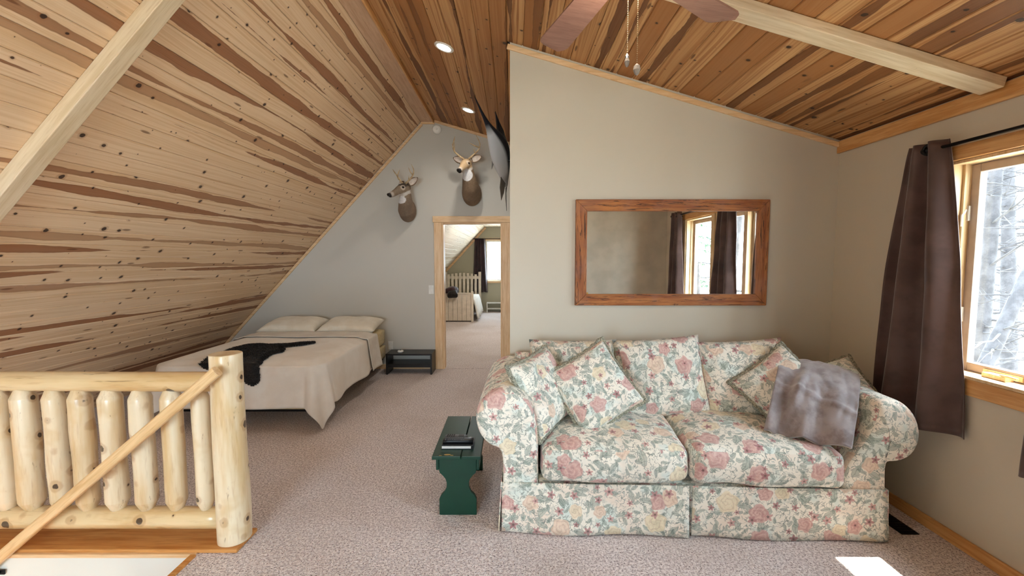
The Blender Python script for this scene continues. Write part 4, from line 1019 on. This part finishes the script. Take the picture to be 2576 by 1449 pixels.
t = thing('power_outlet', 'white wall outlet low on the far wall between bed and side table', 'outlet', (-1.69, YA, .33))
MB().box((-1.725, YA - .006, .275), (-1.655, YA, .39)).build('plate', M['white_plastic'], t, bevel=.002)
for z in (.302, .348): MB().box((-1.707, YA - .009, z - .014), (-1.673, YA - .006, z + .014)).build('socket', M['white_plastic'], t, bevel=.002)
t = thing('light_switch', 'white light switch plate on the far wall left of the doorway', 'light switch', (-1.115, YA, 1.11))
MB().box((-1.150, YA - .006, 1.05), (-1.080, YA, 1.17)).build('plate', M['white_plastic'], t, bevel=.002)
MB().box((-1.124, YA - .012, 1.085), (-1.106, YA - .006, 1.135)).build('toggle', M['white_plastic'], t, bevel=.002)
t = thing('smoke_detector', 'round white smoke detector high on the far wall under the ridge', 'smoke detector', (-1.012, YA, 3.27))
MB().lathe([(.0001, .034), (.04, .034), (.058, .024), (.064, .008), (.064, 0), (.0001, 0)], 28).xf(Matrix.Translation((-1.012, YA, 3.272)) @ Matrix.Rotation(PI / 2, 4, 'X')).build('case', M['white_plastic'], t, True)
MB().lathe([(.0001, .037), (.012, .037), (.013, .033), (.0001, .033)], 14).xf(Matrix.Translation((-1.012, YA, 3.272)) @ Matrix.Rotation(PI / 2, 4, 'X')).build('button', M['white_plastic'], t, True)

# ------------------------------------------------------------------ deer shoulder mounts
def path_loft(mb, pts, n=20):
    """pts: (centre, half width along side axis, half height) ; rings square to the path"""
    rings = []; cs = [Vector(p[0]) for p in pts]
    for i, p in enumerate(pts):
        t = (cs[min(i + 1, len(cs) - 1)] - cs[max(i - 1, 0)]).normalized()
        sd = t.cross(Vector((0, 0, 1)))
        if sd.length < .35: sd = Vector((1, 0, 0)) - t * t.x
        sd.normalize(); b = sd.cross(t)
        if i and sd.dot(last) < 0: sd, b = -sd, -b
        last = sd
        rings.append([cs[i] + sd * (math.cos(2 * PI * k / n) * p[1]) + b * (math.sin(2 * PI * k / n) * p[2]) for k in range(n)])
    mb.loft(rings)
def remeshed(mb, voxel, smooth=4):
    me = mb.mesh('tmp'); o = bpy.data.objects.new('tmp', me); C.objects.link(o)
    m = o.modifiers.new('r', 'REMESH'); m.mode = 'VOXEL'; m.voxel_size = voxel
    m = o.modifiers.new('s', 'SMOOTH'); m.factor = .5; m.iterations = smooth
    dg = bpy.context.evaluated_depsgraph_get(); ev = o.evaluated_get(dg); e = bpy.data.meshes.new_from_object(ev)
    bpy.data.objects.remove(o); out = MB(); out.v = [v.co.copy() for v in e.vertices]; out.f = [tuple(p.vertices) for p in e.polygons]; bpy.data.meshes.remove(e); return out
def deer(label, org, neck, poll, nose, coat, face, patch, ears, antlers, cap_dark):
    t = thing('deer_mount', label, 'deer head', org, group='mounted deer heads on the far wall')
    poll, nose = Vector(poll), Vector(nose); ax = (nose - poll).normalized(); L = (nose - poll).length
    sd = Vector((0, 0, 1)).cross(ax).normalized(); up = ax.cross(sd)
    mb = MB(); path_loft(mb, neck)
    hd = MB(); rr = []
    for k, hw, hh, dz in ((-.20, .030, .034, -.005), (-.10, .052, .058, -.004), (.08, .064, .070, .0), (.28, .064, .070, .004), (.45, .056, .060, .0), (.62, .042, .048, -.004), (.80, .034, .040, -.006), (.94, .032, .034, -.006), (1.03, .020, .020, -.006)):
        c = poll + ax * (L * k) + up * dz
        rr.append([c + sd * (math.cos(2 * PI * q / 18) * hw) + up * (math.sin(2 * PI * q / 18) * hh) for q in range(18)])
    hd.loft(rr); mb.add(hd.v, hd.f)
    for s_ in (-1, 1):   # brow ridges
        c = poll + ax * (L * .26) + sd * (s_ * .052) + up * .034
        b = rbox(.020, .020, .016, .014, 0, 4); mb.add([p + c for p in b.v], b.f)
    body = remeshed(mb, .009); body.c = []
    for p in body.v:
        r = p - poll; k = r.dot(ax) / L; h = r.dot(up); s_ = r.dot(sd); dist = (r - ax * r.dot(ax)).length
        on_head = (k > -.15 and dist < .10)
        c = Vector(coat)
        if on_head:
            c = Vector(face)
            if cap_dark and h > .02 and k < .35: c = c.lerp(Vector((.03, .02, .015)), .85)
            if k > .78: c = c.lerp(Vector((.55, .48, .42)), min(1, (k - .78) / .08) * .7)
            if h < -.038: c = c.lerp(Vector((.62, .58, .54)), .8)
            e = (Vector((k - .30, h / L - .10, (abs(s_) - .058) / L))).length
            if .055 < e < .12: c = c.lerp(Vector((.62, .54, .46)), .6)
            if k > .95: c = Vector((.012, .01, .01))
        pd = (p - Vector(patch[0])); 
        e = math.sqrt((pd.x / patch[1]) ** 2 + (pd.z / patch[2]) ** 2 + (pd.y / .16) ** 2)
        if e < 1 and not (on_head and h > -.02): c = Vector((.70, .69, .70))
        if not on_head: c = c * (1 + .25 * noi(p.x * 9, p.y * 9, p.z * 5))
        body.c.append(tuple(c))
    body.build('head_and_neck', M['hide'], t, True, local=True)
    nb = rbox(.026, .018, .020, .014, 0, 6); nm = Matrix((sd, -ax, up)).transposed().to_4x4(); nm.translation = poll + ax * (L * 1.0) + up * .006
    nb.xf(nm).build('nose', M['nose'], t, True, local=True)
    for s_ in (-1, 1):
        MB().lathe([(.0001, -.013), (.009, -.009), (.013, 0), (.009, .009), (.0001, .013)], 14).xf(Matrix.Translation(poll + ax * (L * .30) + sd * (s_ * .058) + up * .028)).build('eye', M['eye'], t, True, local=True)
    for s_, dirv, ln in ears:
        base = poll + ax * (-.01) + sd * (s_ * .058) + up * .036; dv = Vector(dirv).normalized(); fw_ = (Vector((0, -1, 0)) - dv * dv.dot(Vector((0, -1, 0)))).normalized(); wd = dv.cross(fw_)
        def ef(u, v):
            ww = .048 * math.sin(PI * min(1, (v * .93 + .07)) ** .8) ** .75; x = (u * 2 - 1)
            return base + dv * (ln * v) + wd * (x * ww) - fw_ * (.026 * (1 - x * x) * math.sin(PI * min(1, v + .08)))
        e = MB().grid(ef, 10, 14).build('ear', M['hide_ear'], t, True, local=True, solid=.005)
        MB().grid(lambda u, v: ef(.14 + .72 * u, .10 + .8 * v) + fw_ * .006, 8, 12).build('ear_lining', M['ear_in'], e, True, local=True)
    for s_, beam, tines in antlers:
        mb = MB(); base = poll + ax * (L * .02) + sd * (s_ * .030) + up * .055
        pts = [base + Vector(q) for q in beam]; n = len(pts)
        # smooth the beam
        sm = []
        for i in range(n - 1):
            for q in range(4):
                tt = q / 4; p0, p1, p2, p3 = pts[max(i - 1, 0)], pts[i], pts[i + 1], pts[min(i + 2, n - 1)]
                sm.append(.5 * ((2 * p1) + (-p0 + p2) * tt + (2 * p0 - 5 * p1 + 4 * p2 - p3) * tt * tt + (-p0 + 3 * p1 - 3 * p2 + p3) * tt ** 3))
        sm.append(pts[-1]); m_ = len(sm)
        mb.tube(sm, [.0135 - .0105 * (i / (m_ - 1)) ** 1.3 for i in range(m_)], 8)
        for f_, tip in tines:
            i = int(f_ * (m_ - 1)); p = sm[i]; q = p + Vector(tip); mid = p.lerp(q, .5) + Vector((0, -.012, -.008)); mb.tube([p, mid, q], [.009, .0075, .002], 7)
        mb.build('antler', M['antler'], t, True, local=True)
    return t
M['hide_ear'] = cloth('deer_ear_fur', srgb(128, 104, 82), srgb(96, 76, 58), 200., .3)
deer('mounted deer head facing out, tan face and wide antlers, above the doorway', (-.545, YA, 2.42),
     [((0, .005, .01), .115, .165), ((.005, -.06, -.01), .132, .168), ((.005, -.13, -.0), .128, .150), ((.0, -.20, .06), .112, .125), ((-.008, -.25, .14), .092, .100), ((-.018, -.275, .22), .076, .082), ((-.026, -.285, .29), .064, .066), ((-.03, -.29, .35), .05, .05)],
     (-.03, -.275, .345), (-.112, -.52, .205), (.20, .135, .085), (.47, .33, .19), ((-.03, -.34, .185), .072, .075),
     [(-1, (-.85, -.1, .22), .135), (1, (.9, -.1, .30), .145)],
     [(-1, [(0, 0, 0), (-.07, .0, .05), (-.125, -.03, .10), (-.135, -.09, .16), (-.11, -.14, .20)], [(.52, (.005, 0, .11)), (.80, (.03, 0, .11))]),
      (1, [(0, 0, 0), (.07, .0, .06), (.135, -.03, .12), (.15, -.08, .18), (.11, -.15, .26)], [(.62, (-.13, -.05, .05)), (.35, (-.02, -.03, .05))])], False)
deer('mounted deer head turned sideways, dark brow and slim antlers, beside the plank slope', (-1.41, YA, 2.20),
     [((0, .005, 0), .105, .155), ((0, -.06, -.02), .118, .155), ((0, -.12, .0), .112, .140), ((.005, -.17, .07), .095, .11), ((.012, -.205, .15), .078, .088), ((.018, -.215, .215), .064, .07), ((.02, -.215, .27), .05, .055)],
     (.02, -.21, .265), (-.145, -.42, .14), (.205, .145, .10), (.22, .16, .11), ((-.035, -.30, .10), .070, .050),
     [(-1, (-.5, .5, .45), .10), (1, (.80, -.05, .55), .155)],
     [(-1, [(0, 0, 0), (-.045, .03, .06), (-.075, .02, .11), (-.10, -.02, .15), (-.115, -.05, .18)], [(.55, (.035, 0, .08)), (.3, (-.03, -.02, .03))]),
      (1, [(0, 0, 0), (.05, -.02, .04), (.105, -.04, .10), (.125, -.08, .16), (.105, -.12, .22)], [(.25, (.0, 0, .06)), (.55, (-.05, -.03, .09))])], True)

# ------------------------------------------------------------------ long-billed fish mounted on the side wall
fish = thing('fish_mount', 'long-billed game fish mount, dark back and white belly, beyond the sofa wall corner', 'fish', (-.015, 4.9, 2.8))
sp = [((-.36, 4.22, 3.085), .004, .004), ((-.30, 4.31, 2.97), .009, .011), ((-.245, 4.40, 2.875), .018, .022), ((-.21, 4.48, 2.82), .040, .055), ((-.165, 4.60, 2.76), .060, .105), ((-.13, 4.76, 2.70), .070, .135), ((-.11, 4.95, 2.64), .068, .128), ((-.095, 5.14, 2.58), .055, .100), ((-.085, 5.32, 2.525), .038, .064), ((-.075, 5.46, 2.475), .022, .032), ((-.07, 5.56, 2.44), .014, .018)]
mb = MB(); rings = []; cols = []
cs = [Vector(p[0]) for p in sp]; n = 20
for i, (c, hw, hh) in enumerate(sp):
    t_ = (cs[min(i + 1, len(cs) - 1)] - cs[max(i - 1, 0)]).normalized()
    dors = (Vector((.55, -.15, .85)) - t_ * t_.dot(Vector((.55, -.15, .85)))).normalized(); sdv = t_.cross(dors)
    ring = []
    for k in range(n):
        a = 2 * PI * k / n; ring.append(cs[i] + sdv * math.cos(a) * hw + dors * math.sin(a) * hh)
        h = math.sin(a); dark = Vector((.012, .014, .022)); pale = Vector((.62, .66, .72)); g = Vector((.28, .29, .31))
        cols.append(tuple(dark if h > .25 or i < 3 else (g if h > .0 else (pale if i < 8 else g))))
    rings.append(ring)
mb.loft(rings); mb.c = cols; mb.build('body', M['fish'], fish, True, sub=1)
M['fin'] = plain('dark_fin', (.014, .014, .02), .4); M['fin_g'] = plain('grey_fin', srgb(120, 116, 112), .45)
def fin(name, pts, mat, th=.006):
    p = [Vector(q) for q in pts]; nn = (p[1] - p[0]).cross(p[-1] - p[0]).normalized() * th / 2
    MB().loft([[q - nn for q in p], [q + nn for q in p]]).build(name, mat, fish, bevel=.002)
fin('dorsal_fin', [(-.155, 4.56, 2.855), (-.17, 4.50, 3.03), (-.13, 4.60, 2.95), (-.09, 4.72, 2.90), (-.05, 4.95, 2.83), (-.06, 5.05, 2.74), (-.10, 4.9, 2.74), (-.12, 4.7, 2.80)], M['fin'])
fin('pectoral_fin', [(-.19, 4.70, 2.66), (-.215, 4.80, 2.64), (-.225, 4.86, 2.52), (-.20, 4.83, 2.58)], M['fin_g'])
fin('anal_fin', [(-.13, 5.15, 2.50), (-.145, 5.20, 2.38), (-.13, 5.30, 2.24), (-.10, 5.36, 2.34), (-.08, 5.40, 2.47)], M['fin_g'])
fin('tail_fin', [(-.08, 5.53, 2.45), (-.045, 5.62, 2.62), (-.04, 5.70, 2.74), (-.06, 5.64, 2.50), (-.075, 5.66, 2.38), (-.07, 5.74, 2.16), (-.08, 5.62, 2.30)], M['fin'])
MB().tube([(-.232, 4.50, 2.845), (-.250, 4.50, 2.82), (-.245, 4.515, 2.78)], [.003, .004, .002], 6).build('gill_line', M['fin'], fish, True)
MB().tube([(-.205, 4.62, 2.80), (-.228, 4.64, 2.75), (-.215, 4.68, 2.68)], [.003, .005, .002], 6).build('gill_line', M['fin'], fish, True)
MB().lathe([(.0001, -.012), (.010, -.008), (.012, 0), (.010, .008), (.0001, .012)], 12).xf(Matrix.Translation((-.250, 4.495, 2.822))).build('eye', M['eye'], fish, True)
MB().tube([(-.015, 4.95, 2.64), (-.06, 4.95, 2.64)], .02, 10).build('wall_bracket', M['black_metal'], fish)

# ------------------------------------------------------------------ the bedroom beyond
cb_ = thing('slatted_bed', 'ivory single bed with picket headboard in the bedroom through the doorway', 'bed', (-1.42, 11.4, 0))
for x in (-1.92, -.955):
    MB().box((x, 12.28, 0), (x + .075, 12.355, 1.15)).build('post', M['ivory_paint'], cb_, bevel=.01)
MB().box((-1.86, 12.29, .95), (-.94, 12.33, 1.03)).build('rail', M['ivory_paint'], cb_, bevel=.004); MB().box((-1.86, 12.29, .40), (-.94, 12.33, .50)).build('rail', M['ivory_paint'], cb_, bevel=.004)
for i in range(8):
    x = -1.835 + i * .11; MB().box((x, 12.272, .30), (x + .068, 12.292, 1.07 + .05 * math.sin(PI * (i + .5) / 8))).build('picket', M['ivory_paint'], cb_, bevel=.004)
for x in (-1.92, -.99): MB().box((x, 10.38, 0), (x + .06, 10.44, .74)).build('post', M['ivory_paint'], cb_, bevel=.008)
for i in range(8): MB().box((-1.86 + i * .109, 10.395, .03), (-1.86 + i * .109 + .104, 10.42, .69)).build('footboard_plank', M['ivory_paint'], cb_, bevel=.004)
MB().box((-1.90, 10.385, .68), (-.95, 10.435, .705)).build('rail', M['ivory_paint'], cb_, bevel=.003)
for x in (-1.90, -.975): MB().box((x, 10.44, .25), (x + .03, 12.28, .38)).build('side_rail', M['ivory_paint'], cb_, bevel=.003)
rbox(.445, .91, .10, .05, .01, 8).xf(Matrix.Translation((-1.425, 11.36, .40))).build('mattress', M['sheet'], cb_, True)
def quilt(u, v):
    s_ = -1.92 + 1.07 * u; x = max(-1.90, min(-.93, s_ * 1.0)); over = max(0, u - .80) / .20
    z = .53 + .012 * noi(u * 6, v * 9, 0) - .46 * over ** 1.2; return Vector((-1.90 + .97 * min(1, u / .80) + .10 * over + .02 * math.sin(v * 20) * over, 10.46 + 1.55 * v, z))
o = MB().grid(quilt, 30, 30).build('quilt', M['sheet'], None, True, solid=.03, origin=(-1.4, 11.2, .5)); tag(o, 'white puffy quilt falling over the near edge of the ivory slatted bed', 'quilt')
t = thing('clothing_heap', 'heap of black clothes lying on the footboard of the ivory bed', 'clothes', (-1.50, 10.41, .70))
mb = rbox(.17, .10, .055, .05, .03, 10, 0, .06, 5.0); mb.xf(Matrix.Translation((-1.50, 10.41, .755))).build('cloth', M['dark_curtain'], t, True)
mb = rbox(.10, .11, .04, .035, .02, 8, 0, .05, 9.0); mb.xf(TRS((-1.42, 10.36, .72), rx=40)).build('sleeve', M['pelt'], t, True)
c4 = curtain('plum curtain beside the bright bedroom window seen through the doorway', -1.06, -.76, -1.12, -.70, FY1 - .10, .56, 2.10, 4.0, M['dark_curtain'], 1.0, 'x')
t = thing('curtain_rod', 'black curtain rod over the bedroom window seen through the doorway', 'curtain rod', (-.3, FY1 - .1, 2.09)); MB().tube([(-1.12, FY1 - .1, 2.085), (.15, FY1 - .1, 2.085)], .012, 10).build('rod', M['black_metal'], t, True)
for x in (-1.05, .1): MB().tube([(x, FY1 - .1, 2.085), (x, FY1 - .002, 2.085)], .008, 8).build('bracket', M['black_metal'], t)
t = thing('low_shelf', 'low white two-tier shelf under the bedroom window through the doorway', 'shelf', (-.45, 12.3, 0))
for z in (.255, .09): MB().box((-.72, 12.22, z), (-.18, 12.44, z + .025)).build('shelf_board', M['white_plastic'], t, bevel=.002)
for x in (-.72, -.205): MB().box((x, 12.22, 0), (x + .025, 12.44, .255)).build('side_panel', M['white_plastic'], t, bevel=.002)

# ------------------------------------------------------------------ outdoors past the right-hand windows
gr = MB(); gr.box((-14, -30, -3.3), (60, 60, -3.1)); struct('ground', gr, M['ground'])
def tree(label, x, y, h, r, lean, seed, nb, ever=False):
    rnd = random.Random(seed); t = thing('evergreen_tree' if ever else 'bare_tree', label, 'tree', (x, y, -3.1))
    pts = [Vector((x + lean[0] * k + .15 * noi(k * 2, seed, 0) * h / 8, y + lean[1] * k + .15 * noi(k * 2, seed, 4) * h / 8, -3.12 + h * k)) for k in [i / 10 for i in range(11)]]
    MB().tube(pts, [r * (1 - .75 * i / 10) for i in range(11)], 10).build('trunk', M['bark'], t, True)
    mb = MB()
    for i in range(nb):
        k = rnd.uniform(.22, .97); p = pts[int(k * 10)].lerp(pts[min(10, int(k * 10) + 1)], k * 10 % 1); a = rnd.uniform(0, 2 * PI); L = rnd.uniform(.9, 2.6) * (1.15 - .6 * k)
        d = Vector((math.cos(a), math.sin(a), rnd.uniform(-.15, .45) if not ever else -.25)).normalized(); q = p + d * L * .5 + Vector((0, 0, rnd.uniform(-.1, .1))); e = p + d * L + Vector((rnd.uniform(-.2, .2), rnd.uniform(-.2, .2), rnd.uniform(-.25, .3)))
        b = r * .16 * (1.1 - k * .6); mb.tube([p, q, e], [b, b * .65, b * .2], 5)
        for j in range(4 if not ever else 0):
            f_ = rnd.uniform(.3, .95); s0 = p.lerp(q, f_ * 2) if f_ < .5 else q.lerp(e, f_ * 2 - 1); dd = (d + Vector((rnd.uniform(-.55, .55), rnd.uniform(-.55, .55), rnd.uniform(-.3, .35)))).normalized()
            mb.tube([s0, s0 + dd * L * .25, s0 + dd * L * .45 + Vector((0, 0, rnd.uniform(-.1, .1)))], [b * .4, b * .3, b * .1], 4)
        if ever:
            for j in range(26):
                f_ = rnd.uniform(.15, 1); s0 = p.lerp(e, f_); dd = (d * .6 + Vector((rnd.uniform(-1, 1), rnd.uniform(-1, 1), rnd.uniform(-.7, .2)))).normalized()
                s1 = dd.cross(Vector((0, 0, 1))).normalized() * .03; mb.add([s0 - s1, s0 + s1, s0 + dd * rnd.uniform(.16, .34)], [(0, 1, 2)])
    mb.build('branches' if not ever else 'boughs', M['bark'] if not ever else M['needles'], t, kind='stuff')
tree('bare grey tree with upright trunk just outside the right-hand window', 8.62, 7.85, 11, .17, (.1, .1), 1, 46)
tree('bare grey tree leaning across the view outside the right-hand window', 6.3, 6.85, 10, .13, (4.2, 0), 2, 50)
tree('thin bare tree farther out beyond the leaning trunk', 12.5, 10.6, 12, .20, (-.4, .5), 3, 60)
tree('slim bare tree set back left of the upright trunk, only its twigs showing', 10.5, 10.2, 11, .16, (.3, -.5), 8, 60)
tree('bushy evergreen tree seen through the window reflected in the mirror', 8.0, -12.5, 10, .18, (0, 0), 5, 70, True)
tree('bare tree seen at the edge of the reflected window in the mirror', 6.6, -7.0, 11, .2, (.5, .3), 6, 40)
bpy.context.view_layer.update()
